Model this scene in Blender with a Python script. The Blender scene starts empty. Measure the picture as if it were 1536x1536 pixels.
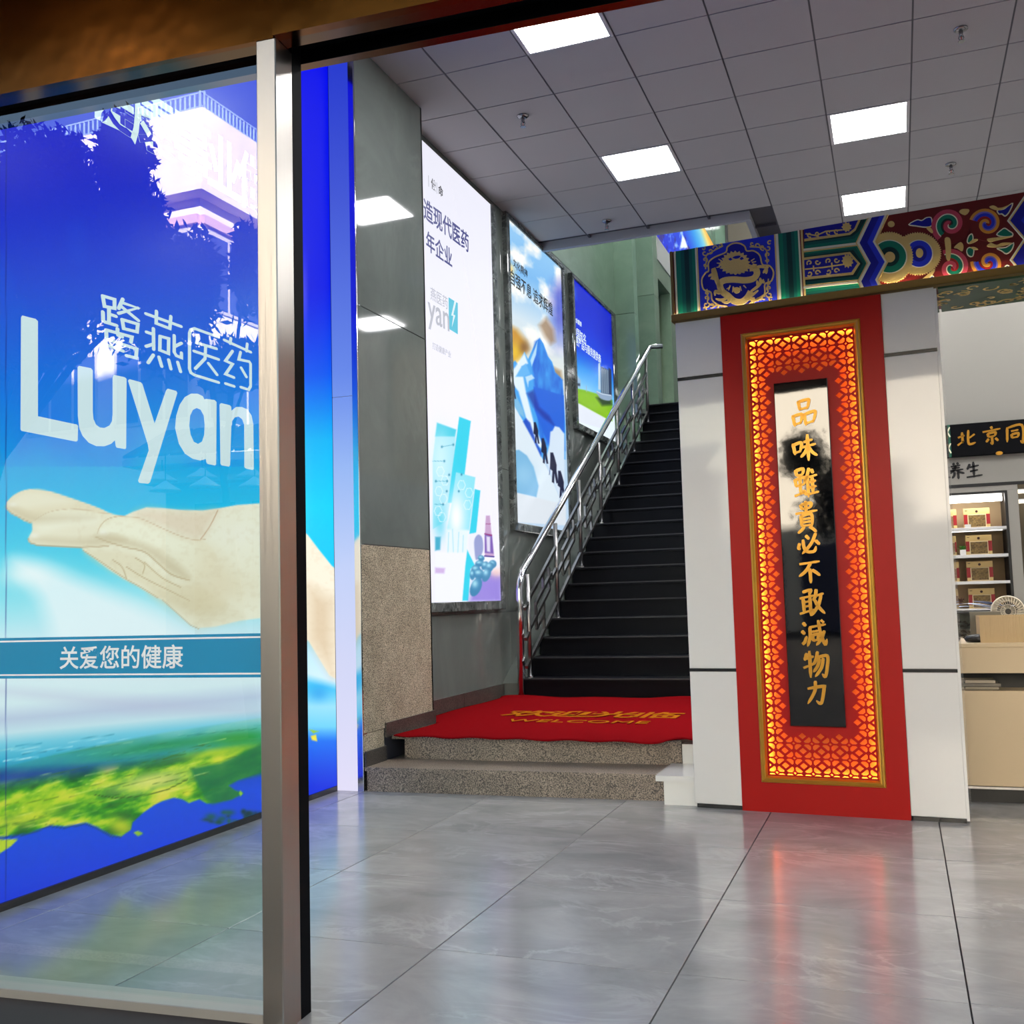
import bpy, bmesh, math, random
import numpy as np
from mathutils import Vector, Matrix
random.seed(7); RNG = np.random.default_rng(7)
SC = bpy.context.scene; COL = SC.collection

# ------------------------------------------------------------------ camera
F = 1545.0; EYE = 1.13
def _camera_axes():
    yaw, pit, rol = (math.radians(a) for a in (-20.422, 4.833, -1.582))
    f = np.array([math.sin(yaw) * math.cos(pit), math.cos(yaw) * math.cos(pit), math.sin(pit)])
    r = np.array([math.cos(yaw), -math.sin(yaw), 0.0]); u = np.cross(r, f)
    r2 = r * math.cos(rol) + u * math.sin(rol); u2 = np.cross(r2, f)
    return np.array([r2, u2, f])
CAM_R = _camera_axes()
cam = bpy.data.cameras.new('camera'); cam_o = bpy.data.objects.new('camera', cam); COL.objects.link(cam_o)
cam.sensor_width = 36; cam.lens = F / 1536 * 36; cam.clip_start = 0.05; cam.clip_end = 300
_m = Matrix.Identity(4)
for i in range(3):
    _m[i][0] = CAM_R[0][i]; _m[i][1] = CAM_R[1][i]; _m[i][2] = -CAM_R[2][i]
_m[0][3], _m[1][3], _m[2][3] = 0, 0, EYE
cam_o.matrix_world = _m; SC.camera = cam_o

# ------------------------------------------------------------------ world, sun, exposure
SC.view_settings.view_transform = 'Standard'; SC.view_settings.look = 'None'
SC.view_settings.exposure = 0.0; SC.view_settings.gamma = 1.0; SC.view_settings.use_curve_mapping = False
W = bpy.data.worlds.new('sky'); SC.world = W; W.use_nodes = True
_n = W.node_tree.nodes; _l = W.node_tree.links
_sky = _n.new('ShaderNodeTexSky'); _sky.sky_type = 'NISHITA'; _sky.sun_disc = False
_sky.sun_elevation = math.radians(25); _sky.sun_rotation = math.radians(35); _sky.air_density = 1.2; _sky.dust_density = 0.6
_l.new(_sky.outputs[0], _n['Background'].inputs[0]); _n['Background'].inputs[1].default_value = 0.32
sun = bpy.data.lights.new('sun', 'SUN'); sun.energy = 46; sun.angle = 0.01; sun.color = (1, .93, .82)
sun_o = bpy.data.objects.new('sun', sun); COL.objects.link(sun_o)
_sd = Vector((0.5, 0.75, 0.33)).normalized()
sun_o.rotation_euler = _sd.to_track_quat('Z', 'Y').to_euler(); sun_o.location = (10, 15, 25)
LED = 40.0
try: SC.cycles.use_denoising = True
except Exception: pass
SC.cycles.max_bounces = 10; SC.cycles.transparent_max_bounces = 12

# ------------------------------------------------------------------ reading positions on real planes
def ray(x, y): return CAM_R.T @ np.array([(x - 768) / F, -(y - 768) / F, 1.0])
def on_x(x, y, X): d = ray(x, y); return d * (X / d[0]) + [0, 0, EYE]
def on_y(x, y, Y): d = ray(x, y); return d * (Y / d[1]) + [0, 0, EYE]
def on_z(x, y, Z): d = ray(x, y); return d * ((Z - EYE) / d[2]) + [0, 0, EYE]
class Frame:                                       # a flat face in the room: origin, across, up, outward
    def __init__(s, o, ex, ey, en): s.o, s.ex, s.ey, s.en = (np.array(v, float) for v in (o, ex, ey, en))
    def at(s, u, v, w=0.0): return s.o + s.ex * u + s.ey * v + s.en * w
    def read(s, x, y):
        d = ray(x, y); e = np.array([0, 0, EYE]); k = ((s.o - e) @ s.en) / (d @ s.en); p = e + d * k - s.o
        return float(p @ s.ex), float(p @ s.ey)
    def reads(s, pts): return [s.read(*p) for p in pts]
WX = -3.27
LEFT = Frame((WX, 0, 0), (0, 1, 0), (0, 0, 1), (1, 0, 0))                     # left wall: u = depth, v = height
_a = math.radians(-4.32)
SCREEN = Frame((-1.079, 5.568, 0), (math.cos(_a), math.sin(_a), 0), (0, 0, 1), (math.sin(_a), -math.cos(_a), 0))
_b = math.radians(3.503)
FACADE = Frame((-2.514, 2.374, 0), (math.cos(_b), math.sin(_b), 0), (0, 0, 1), (math.sin(_b), -math.cos(_b), 0))

# ------------------------------------------------------------------ helpers
def lin(c): 
    c = np.asarray(c, float) / 255.0
    return np.where(c <= .04045, c / 12.92, ((c + .055) / 1.055) ** 2.4)
def L(*c): return tuple(float(v) for v in lin(c)) + (1.0,)

class MB:
    def __init__(s): s.v = []; s.f = []
    def add(s, vs, fs):
        b = len(s.v); s.v += [tuple(map(float, p)) for p in vs]; s.f += [tuple(i + b for i in f) for f in fs]; return s
    def box(s, x0, x1, y0, y1, z0, z1):
        vs = [(x, y, z) for z in (z0, z1) for y in (y0, y1) for x in (x0, x1)]
        return s.add(vs, [(0, 2, 3, 1), (4, 5, 7, 6), (0, 1, 5, 4), (2, 6, 7, 3), (0, 4, 6, 2), (1, 3, 7, 5)])
    def fbox(s, fr, u0, u1, v0, v1, w0, w1, bev=0.0):
        if bev:
            ring = lambda w, k: [fr.at(u0 + k, v0 + k, w), fr.at(u1 - k, v0 + k, w), fr.at(u1 - k, v1 - k, w), fr.at(u0 + k, v1 - k, w)]
            vs = ring(w0, 0) + ring(w1 - bev, 0) + ring(w1, bev)
            fs = [(3, 2, 1, 0), (8, 9, 10, 11)] + [(a + k, a + (k + 1) % 4, a + 4 + (k + 1) % 4, a + 4 + k) for a in (0, 4) for k in range(4)]
            return s.add(vs, fs)
        vs = [fr.at(u, v, w) for w in (w0, w1) for v in (v0, v1) for u in (u0, u1)]
        return s.add(vs, [(0, 2, 3, 1), (4, 5, 7, 6), (0, 1, 5, 4), (2, 6, 7, 3), (0, 4, 6, 2), (1, 3, 7, 5)])
    def slab(s, pts, fr, w0, w1):                   # convex or star-ish polygon in a frame, given thickness
        n = len(pts); vs = [fr.at(u, v, w) for w in (w0, w1) for u, v in pts]
        return s.add(vs, [tuple(range(n, 2 * n)), tuple(range(n - 1, -1, -1))] + [(i, (i + 1) % n, n + (i + 1) % n, n + i) for i in range(n)])
    def tube(s, pts, r, seg=10, cap=True):
        pts = [Vector(p) for p in pts]; rs = r if isinstance(r, (list, tuple)) else [r] * len(pts)
        rings = []; prev = None
        for i, p in enumerate(pts):
            d = (pts[min(i + 1, len(pts) - 1)] - pts[max(i - 1, 0)]).normalized()
            a = d.orthogonal().normalized() if prev is None else (prev - d * prev.dot(d)).normalized()
            prev = a; b = d.cross(a)
            rings.append([p + (a * math.cos(t) + b * math.sin(t)) * rs[i] for t in (2 * math.pi * k / seg for k in range(seg))])
        vs = [q for g in rings for q in g]; fs = []
        for i in range(len(pts) - 1):
            for k in range(seg):
                fs.append((i * seg + k, i * seg + (k + 1) % seg, (i + 1) * seg + (k + 1) % seg, (i + 1) * seg + k))
        if cap: fs += [tuple(range(seg - 1, -1, -1)), tuple((len(pts) - 1) * seg + k for k in range(seg))]
        return s.add(vs, fs)
    def lathe(s, c, prof, seg=20):
        vs = []; fs = []
        for r, z in prof:
            vs += [(c[0] + r * math.cos(2 * math.pi * k / seg), c[1] + r * math.sin(2 * math.pi * k / seg), c[2] + z) for k in range(seg)]
        for i in range(len(prof) - 1):
            for k in range(seg): fs.append((i * seg + k, i * seg + (k + 1) % seg, (i + 1) * seg + (k + 1) % seg, (i + 1) * seg + k))
        fs += [tuple(range(seg - 1, -1, -1)), tuple((len(prof) - 1) * seg + k for k in range(seg))]
        return s.add(vs, fs)
    def ribbon(s, pts, ws, fr, w0, w1, closed=False):  # flat stroke with its own widths
        P = np.array(pts, float); n = len(P); Lp = []; Rp = []
        for i in range(n):
            a = P[i - 1] if (i > 0 or closed) else P[i]; c = P[(i + 1) % n] if (i < n - 1 or closed) else P[i]
            d0 = P[i] - a; d1 = c - P[i]
            n0 = np.linalg.norm(d0); n1 = np.linalg.norm(d1)
            if n0 < 1e-9: d0 = d1; n0 = n1
            if n1 < 1e-9: d1 = d0; n1 = n0
            t0 = d0 / n0; t1 = d1 / n1; t = t0 + t1; q = np.linalg.norm(t)
            t = t / q if q > 1e-6 else t0
            m = np.array([-t[1], t[0]]); k = 1 / max(.55, abs(m @ np.array([-t0[1], t0[0]])))
            h = ws[i] / 2 * k; Lp.append(P[i] + m * h); Rp.append(P[i] - m * h)
        vs = [fr.at(*q, w1) for q in Lp] + [fr.at(*q, w1) for q in Rp] + [fr.at(*q, w0) for q in Lp] + [fr.at(*q, w0) for q in Rp]
        fs = []
        for i in range(n if closed else n - 1):
            j = (i + 1) % n
            fs += [(i, n + i, n + j, j), (2 * n + i, i, j, 2 * n + j), (n + i, 3 * n + i, 3 * n + j, n + j)]
        if not closed: fs += [(0, 2 * n, 3 * n, n), (n - 1, 2 * n - 1, 4 * n - 1, 3 * n - 1)]
        return s.add(vs, fs)
    def mesh(s, name):
        me = bpy.data.meshes.new(name); me.from_pydata(s.v, [], s.f); me.update(); return me
    def build(s, name, m, parent=None, smooth=False, local=False):
        return link(name, s.mesh(name), m, parent, smooth, local)

ORIGIN = {}
def link(name, me, m, parent=None, smooth=False, local=False):
    o = bpy.data.objects.new(name, me); COL.objects.link(o)
    if m is not None and not me.materials: me.materials.append(m)
    if smooth:
        me.shade_smooth() if hasattr(me, 'shade_smooth') else [setattr(p, 'use_smooth', True) for p in me.polygons]
        if smooth == 'auto':
            me.set_sharp_from_angle(angle=math.radians(40))
    if parent is not None:
        o.parent = parent
        if not local and parent.parent is None and parent.type == 'EMPTY': o.location = -Vector(parent.location)
    return o
def recalc(o):
    bm = bmesh.new(); bm.from_mesh(o.data); bmesh.ops.recalc_face_normals(bm, faces=bm.faces); bm.to_mesh(o.data); bm.free(); return o
def thing(name, label, cat, loc=(0, 0, 0), group=None):
    o = bpy.data.objects.new(name, None); COL.objects.link(o); o.location = loc; o.empty_display_size = .1
    o['label'] = label; o['category'] = cat
    if group: o['group'] = group
    return o
def tag(o, label, cat, group=None):
    o['label'] = label; o['category'] = cat
    if group: o['group'] = group
    return o
def structure(name, label=None, loc=(0, 0, 0)):
    o = bpy.data.objects.new(name, None); COL.objects.link(o); o.location = loc; o['kind'] = 'structure'
    if label: o['label'] = label; 
    return o
def struct(o, label=None):
    o['kind'] = 'structure'
    if label: o['label'] = label
    return o
def copy_tree(root, loc, label=None, group=None):
    r = root.copy(); COL.objects.link(r); r.location = loc
    if label: r['label'] = label
    if group: r['group'] = group
    for ch in list(root.children):
        c = ch.copy(); COL.objects.link(c); c.parent = r
        for g in list(ch.children):
            d = g.copy(); COL.objects.link(d); d.parent = c
    return r

def fill2d(outlines, fr, w0, w1, name):            # polygons with holes -> mesh with thickness
    cu = bpy.data.curves.new(name, 'CURVE'); cu.dimensions = '2D'; cu.fill_mode = 'BOTH'; cu.extrude = (w1 - w0) / 2
    for pts in outlines:
        sp = cu.splines.new('POLY'); sp.points.add(len(pts) - 1)
        for p, q in zip(sp.points, pts): p.co = (q[0], q[1], 0, 1)
        sp.use_cyclic_u = True
    return curve_mesh(cu, fr, (w0 + w1) / 2, name)
def curve_mesh(cu, fr, w, name, fn=None):
    o = bpy.data.objects.new(name, cu); me = bpy.data.meshes.new_from_object(o)
    bpy.data.objects.remove(o)
    n = len(me.vertices); co = np.empty(n * 3); me.vertices.foreach_get('co', co); co = co.reshape(-1, 3)
    if fn: co = fn(co)
    out = fr.o + co[:, :1] * fr.ex + co[:, 1:2] * fr.ey + (co[:, 2:3] + w) * fr.en
    me.vertices.foreach_set('co', out.ravel()); me.materials.clear(); me.update(); me.name = name
    return me
def text_mesh(txt, fr, cx, cy, size, w=0.003, bold=0.0, sx=1.0, depth=0.001, name='lettering', spacing=1.0, shear=0.0, rot=0.0):
    cu = bpy.data.curves.new(name, 'FONT'); cu.body = txt; cu.size = size; cu.offset = bold * size; cu.extrude = depth
    cu.align_x = 'CENTER'; cu.align_y = 'CENTER'; cu.space_character = spacing; cu.shear = shear; cu.resolution_u = 3
    ca, sa = math.cos(rot), math.sin(rot)
    def fn(co):
        c = co.copy(); x = (co[:, 0]) * sx; y = co[:, 1]
        mx = (x.max() + x.min()) / 2; my = (y.max() + y.min()) / 2
        x = x - mx; y = y - my
        c[:, 0] = x * ca - y * sa + cx; c[:, 1] = x * sa + y * ca + cy; return c
    return curve_mesh(cu, fr, w, name, fn)
def pierced(outer, holes, fr, w0, w1, name):          # a sheet cut through by many holes
    from mathutils.geometry import delaunay_2d_cdt
    vs = []; fs = []
    for pl in [outer] + holes:
        ar = sum(pl[i - 1][0] * pl[i][1] - pl[i][0] * pl[i - 1][1] for i in range(len(pl)))
        pl = pl if ar > 0 else pl[::-1]
        fs.append(list(range(len(vs), len(vs) + len(pl)))); vs += [Vector(q) for q in pl]
    ov, oe, of, _, _, orf = delaunay_2d_cdt(vs, [], fs, 2, 1e-6)
    keep = [tuple(f) for f, o in zip(of, orf) if list(o) == [0]]
    n = len(ov); V = [fr.at(q[0], q[1], w1) for q in ov] + [fr.at(q[0], q[1], w0) for q in ov]
    cnt = {}
    for f in keep:
        for i in range(len(f)):
            a, b = f[i], f[(i + 1) % len(f)]; cnt[(a, b)] = 1
    F_ = list(keep) + [tuple(i + n for i in f[::-1]) for f in keep]
    F_ += [(a, n + a, n + b, b) for a, b in cnt if (b, a) not in cnt]
    me = bpy.data.meshes.new(name); me.from_pydata([tuple(q) for q in V], [], F_); me.update(); return me
def merge_meshes(mes, name):
    bm = bmesh.new()
    for me in mes: bm.from_mesh(me)
    out = bpy.data.meshes.new(name); bm.to_mesh(out); bm.free()
    for me in mes: bpy.data.meshes.remove(me)
    return out

# ------------------------------------------------------------------ materials
def new_mat(name):
    m = bpy.data.materials.new(name); m.use_nodes = True; nt = m.node_tree
    return m, nt, nt.nodes['Principled BSDF']
def mat(name, col, rough=.5, metal=0.0, emit=None, es=1.0, ior=1.5, bump=0.0, bscale=50, var=0.0, coat=0.0, aniso=None):
    m, nt, b = new_mat(name); b.inputs['Base Color'].default_value = col; b.inputs['Roughness'].default_value = rough
    b.inputs['Metallic'].default_value = metal; b.inputs['IOR'].default_value = ior; b.inputs['Coat Weight'].default_value = coat
    if emit: b.inputs['Emission Color'].default_value = emit; b.inputs['Emission Strength'].default_value = es
    tc = nt.nodes.new('ShaderNodeTexCoord')
    if bump or var:
        nz = nt.nodes.new('ShaderNodeTexNoise'); nz.inputs['Scale'].default_value = bscale; nz.inputs['Detail'].default_value = 4
        mp = nt.nodes.new('ShaderNodeMapping'); nt.links.new(tc.outputs['Object'], mp.inputs[0]); nt.links.new(mp.outputs[0], nz.inputs['Vector'])
        if aniso: mp.inputs['Scale'].default_value = aniso
        if bump:
            bp = nt.nodes.new('ShaderNodeBump'); bp.inputs['Strength'].default_value = bump; bp.inputs['Distance'].default_value = .01
            nt.links.new(nz.outputs[0], bp.inputs['Height']); nt.links.new(bp.outputs[0], b.inputs['Normal'])
        if var:
            mx = nt.nodes.new('ShaderNodeMix'); mx.data_type = 'RGBA'; mx.blend_type = 'MULTIPLY'; mx.inputs[0].default_value = var
            mx.inputs[6].default_value = col; rp = nt.nodes.new('ShaderNodeValToRGB')
            rp.color_ramp.elements[0].position = .3; rp.color_ramp.elements[1].position = .7
            rp.color_ramp.elements[0].color = (.25, .25, .25, 1)
            nt.links.new(nz.outputs[0], rp.inputs[0]); nt.links.new(rp.outputs[0], mx.inputs[7]); nt.links.new(mx.outputs[2], b.inputs['Base Color'])
    return m
def marble(name, dark, light, rough=.06, scale=2.0, vein=.5, speck=False, ior=1.55, per_object=True, stretch=(1, 1, 1), vein_col=None):
    m, nt, b = new_mat(name); N = nt.nodes.new; K = nt.links.new
    tc = N('ShaderNodeTexCoord'); mp = N('ShaderNodeMapping'); mp.inputs['Scale'].default_value = stretch
    K(tc.outputs['Object'], mp.inputs[0]); vec = mp.outputs[0]
    if per_object:
        oi = N('ShaderNodeObjectInfo'); vm = N('ShaderNodeVectorMath'); vm.operation = 'MULTIPLY_ADD'
        vm.inputs[1].default_value = (1, 1, 1); mu = N('ShaderNodeMath'); mu.operation = 'MULTIPLY'; mu.inputs[1].default_value = 37.0
        K(oi.outputs['Random'], mu.inputs[0]); cb = N('ShaderNodeCombineXYZ')
        for i in range(3): K(mu.outputs[0], cb.inputs[i])
        K(vec, vm.inputs[0]); K(cb.outputs[0], vm.inputs[2]); vec = vm.outputs[0]
    n1 = N('ShaderNodeTexNoise'); n1.inputs['Scale'].default_value = scale; n1.inputs['Detail'].default_value = 8; n1.inputs['Roughness'].default_value = .65; n1.inputs['Distortion'].default_value = .6
    K(vec, n1.inputs['Vector'])
    r1 = N('ShaderNodeValToRGB'); r1.color_ramp.elements[0].color = dark; r1.color_ramp.elements[1].color = light
    r1.color_ramp.elements[0].position = .32; r1.color_ramp.elements[1].position = .68; K(n1.outputs[0], r1.inputs[0])
    out = r1.outputs[0]
    if vein:
        n2 = N('ShaderNodeTexNoise'); n2.inputs['Scale'].default_value = scale * .8; n2.inputs['Detail'].default_value = 6; n2.inputs['Roughness'].default_value = .6; n2.inputs['Distortion'].default_value = 1.6
        K(vec, n2.inputs['Vector'])
        sb = N('ShaderNodeMath'); sb.operation = 'SUBTRACT'; sb.inputs[1].default_value = .5; K(n2.outputs[0], sb.inputs[0])
        ab = N('ShaderNodeMath'); ab.operation = 'ABSOLUTE'; K(sb.outputs[0], ab.inputs[0])
        rv = N('ShaderNodeValToRGB'); rv.color_ramp.elements[0].color = (1, 1, 1, 1); rv.color_ramp.elements[1].color = (0, 0, 0, 1)
        rv.color_ramp.elements[0].position = 0; rv.color_ramp.elements[1].position = .045; K(ab.outputs[0], rv.inputs[0])
        n3 = N('ShaderNodeTexNoise'); n3.inputs['Scale'].default_value = scale * .9; K(vec, n3.inputs['Vector'])
        r3 = N('ShaderNodeValToRGB'); r3.color_ramp.elements[0].position = .45; r3.color_ramp.elements[1].position = .62; K(n3.outputs[0], r3.inputs[0])
        ml = N('ShaderNodeMath'); ml.operation = 'MULTIPLY'; K(rv.outputs[0], ml.inputs[0]); K(r3.outputs[0], ml.inputs[1])
        m2 = N('ShaderNodeMath'); m2.operation = 'MULTIPLY'; m2.inputs[1].default_value = vein; K(ml.outputs[0], m2.inputs[0])
        mx = N('ShaderNodeMix'); mx.data_type = 'RGBA'; K(m2.outputs[0], mx.inputs[0]); K(out, mx.inputs[6]); mx.inputs[7].default_value = vein_col or tuple(min(1, c * 1.9) for c in light[:3]) + (1,)
        out = mx.outputs[2]
    if speck:
        n4 = N('ShaderNodeTexNoise'); n4.inputs['Scale'].default_value = 160; n4.inputs['Detail'].default_value = 2; K(vec, n4.inputs['Vector'])
        r4 = N('ShaderNodeValToRGB'); r4.color_ramp.elements[0].position = .38; r4.color_ramp.elements[1].position = .62
        r4.color_ramp.elements[0].color = (.22, .22, .22, 1); r4.color_ramp.elements[1].color = (1.5, 1.45, 1.4, 1); K(n4.outputs[0], r4.inputs[0])
        mx = N('ShaderNodeMix'); mx.data_type = 'RGBA'; mx.blend_type = 'MULTIPLY'; mx.inputs[0].default_value = 1; K(out, mx.inputs[6]); K(r4.outputs[0], mx.inputs[7]); out = mx.outputs[2]
    K(out, b.inputs['Base Color']); b.inputs['Roughness'].default_value = rough; b.inputs['IOR'].default_value = ior
    return m
def print_mat(name, strength=1.0, rough=.25):
    m, nt, b = new_mat(name); a = nt.nodes.new('ShaderNodeAttribute'); a.attribute_name = 'ink'
    b.inputs['Base Color'].default_value = (.02, .02, .02, 1); b.inputs['Roughness'].default_value = rough; b.inputs['Specular IOR Level'].default_value = .06
    nt.links.new(a.outputs['Color'], b.inputs['Emission Color']); b.inputs['Emission Strength'].default_value = strength
    return m
def ink_mat(name, rough=.5, strength=0.0):        # unlit print: the ink is the base colour
    m, nt, b = new_mat(name); a = nt.nodes.new('ShaderNodeAttribute'); a.attribute_name = 'ink'
    nt.links.new(a.outputs['Color'], b.inputs['Base Color']); b.inputs['Roughness'].default_value = rough
    return m
def glow(name, col, s): return mat(name, (.02, .02, .02, 1), .4, emit=col, es=s)
def glass_mat(name, tint, refl):
    m = bpy.data.materials.new(name); m.use_nodes = True; nt = m.node_tree; nt.nodes.clear(); N = nt.nodes.new; K = nt.links.new
    out = N('ShaderNodeOutputMaterial'); tr = N('ShaderNodeBsdfTransparent'); tr.inputs[0].default_value = tint
    gl = N('ShaderNodeBsdfGlossy'); gl.inputs['Roughness'].default_value = 0.0; gl.inputs['Color'].default_value = (1, 1, 1, 1)
    lw = N('ShaderNodeLayerWeight'); lw.inputs['Blend'].default_value = .5
    pw = N('ShaderNodeMath'); pw.operation = 'POWER'; pw.inputs[1].default_value = 5; K(lw.outputs['Facing'], pw.inputs[0])
    ma = N('ShaderNodeMath'); ma.operation = 'MULTIPLY_ADD'; ma.inputs[1].default_value = 1 - refl; ma.inputs[2].default_value = refl; K(pw.outputs[0], ma.inputs[0])
    ge = N('ShaderNodeNewGeometry'); iv = N('ShaderNodeMath'); iv.operation = 'SUBTRACT'; iv.inputs[0].default_value = 1; K(ge.outputs['Backfacing'], iv.inputs[1])
    ml = N('ShaderNodeMath'); ml.operation = 'MULTIPLY'; K(ma.outputs[0], ml.inputs[0]); K(iv.outputs[0], ml.inputs[1])
    mx = N('ShaderNodeMixShader'); K(ml.outputs[0], mx.inputs[0]); K(tr.outputs[0], mx.inputs[1]); K(gl.outputs[0], mx.inputs[2]); K(mx.outputs[0], out.inputs[0])
    return m

M = {}
M['floor'] = marble('floor_marble', L(150, 148, 147), L(178, 175, 172), .17, 2.0, .2, stretch=(1, 1.7, 1))
M['grout'] = mat('grout', L(70, 66, 62), .8)
M['ceiling'] = mat('ceiling_tile', L(168, 167, 171), .9, bump=.25, bscale=180)
M['tee'] = mat('ceiling_tee', L(70, 70, 80), .5)
M['trimw'] = mat('ceiling_trim', L(165, 168, 178), .6)
M['led'] = glow('led_diffuser', (1, 1, 1, 1), LED)
M['ledframe'] = mat('led_frame', L(200, 200, 205), .4)
M['sprinkler'] = mat('dull_chrome', (.28, .28, .30, 1), .25, 1)
M['chrome'] = mat('chrome', (.75, .75, .78, 1), .12, 1)
M['steel'] = mat('brushed_steel', (.42, .395, .36, 1), .32, 1, bump=.06, bscale=60, aniso=(1, 1, .04))
M['steel_old'] = mat('worn_steel', (.40, .39, .39, 1), .30, 1, bump=.1, bscale=40, var=.35, aniso=(1, 1, .15))
M['bronze'] = mat('bronze_sheet', (.15, .045, .006, 1), .16, 1, bump=.9, bscale=1.3)
M['bronze_dark'] = mat('bronze_soffit', (.13, .065, .035, 1), .16, 1)
M['black'] = mat('black_rubber', (.006, .006, .007, 1), .6, ior=1.12)
M['black_gloss'] = mat('black_strip', (.012, .012, .013, 1), .25)
M['lacquer'] = mat('black_lacquer', (.004, .004, .005, 1), .03, ior=1.65, coat=1.0, bump=.02, bscale=9)
M['white_gloss'] = mat('white_glass_panel', L(226, 224, 220), .05)
M['white'] = mat('white_paint', L(205, 203, 200), .5)
M['red'] = mat('red_lacquer', L(172, 18, 14), .42, ior=1.3)
M['gold'] = mat('gold_paint', L(206, 150, 52), .3, .55)
M['gold_leaf'] = mat('gold_leaf', L(226, 194, 116), .45, .12, bump=.4, bscale=140)
M['gold_trim'] = mat('gold_trim', L(150, 122, 66), .4, .5)
M['marble'] = marble('grey_green_marble', L(98, 105, 102), L(112, 119, 115), .05, 1.2, .10)
M['marble_up'] = marble('green_marble', L(128, 158, 138), L(146, 174, 154), .05, 1.2, .10)
M['frame_marble'] = marble('dark_frame_marble', L(52, 58, 58), L(112, 118, 116), .06, 9, .9)
M['beige'] = marble('beige_stone', L(158, 148, 128), L(186, 176, 156), .75, 5, 0, speck=True)
M['skirt'] = marble('skirting_granite', L(62, 60, 58), L(86, 82, 78), .35, 6, 0, speck=True)
M['granite'] = marble('step_granite', L(132, 120, 108), L(158, 144, 130), .4, 3, 0, speck=True)
M['stair'] = mat('black_granite', L(15, 16, 22), .3, var=.4, bscale=4, ior=1.22)
M['nosing'] = mat('tread_nosing', L(40, 42, 48), .4)
M['carpet'] = mat('red_carpet', L(150, 18, 24), 1.0, bump=.8, bscale=260, var=.2, ior=1.05)
M['carpet_gold'] = mat('carpet_gold', L(190, 110, 24), 1.0, bump=.6, bscale=260, ior=1.05)
M['print'] = print_mat('backlit_print', 1.1)
M['ink'] = ink_mat('painted_print', .5)
M['letter_white'] = glow('backlit_white', L(222, 238, 244), 1.0)
M['letter_navy'] = glow('backlit_navy', L(58, 62, 130), 1.0)
M['letter_black'] = glow('backlit_black', L(18, 20, 26), 1.0)
M['letter_grey'] = glow('backlit_grey', L(182, 184, 196), 1.0)
M['letter_teal'] = glow('backlit_teal', L(74, 190, 216), 1.0)
M['band'] = mat('blue_film', L(14, 138, 186), .35)
M['band_white'] = mat('white_film', L(232, 240, 244), .4)
M['glass'] = glass_mat('window_glass', (.90, .955, .945, 1), .12)
M['led_warm'] = glow('warm_led', (1, .66, .20, 1), 48.0)
M['led_strip'] = glow('white_led', (1, .93, .75, 1), 60.0)
M['lattice_back'] = mat('lattice_backing', L(206, 112, 40), .7)
M['counter'] = mat('counter_cream', L(206, 184, 150), .45)
M['counter_dark'] = mat('counter_dark', L(24, 24, 24), .5)
M['wall_cream'] = mat('cabinet_grey', L(146, 142, 134), .6)

# ------------------------------------------------------------------ prints: ink laid on a fine grid of a real face
def vnoise(x, y, seed=0):
    xi = np.floor(x).astype(np.int64); yi = np.floor(y).astype(np.int64); fx = x - xi; fy = y - yi
    fx = fx * fx * (3 - 2 * fx); fy = fy * fy * (3 - 2 * fy)
    def h(a, b):
        n = (a * 374761393 + b * 668265263 + seed * 1274126177) & 0xFFFFFFFF
        n = ((n ^ (n >> 13)) * 1274126177) & 0xFFFFFFFF
        return ((n ^ (n >> 16)) & 0xFFFF) / 65535.0
    return (h(xi, yi) * (1 - fx) + h(xi + 1, yi) * fx) * (1 - fy) + (h(xi, yi + 1) * (1 - fx) + h(xi + 1, yi + 1) * fx) * fy
def fbm(x, y, oct=4, seed=0):
    s = np.zeros_like(x, dtype=float); a = .5
    for k in range(oct): s += a * vnoise(x, y, seed + k); x = x * 2.03; y = y * 2.03; a *= .5
    return s / (1 - .5 ** oct)
def smooth(pts, n=6, closed=True):
    P = np.array(pts, float); out = []; m = len(P)
    for i in range(m if closed else m - 1):
        p0, p1, p2, p3 = (P[(i + k) % m] if closed else P[min(max(i + k, 0), m - 1)] for k in (-1, 0, 1, 2))
        for t in np.linspace(0, 1, n, endpoint=False):
            out.append(.5 * (2 * p1 + (p2 - p0) * t + (2 * p0 - 5 * p1 + 4 * p2 - p3) * t * t + (3 * p1 - p0 - 3 * p2 + p3) * t ** 3))
    if not closed: out.append(P[-1])
    return np.array(out)
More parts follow.
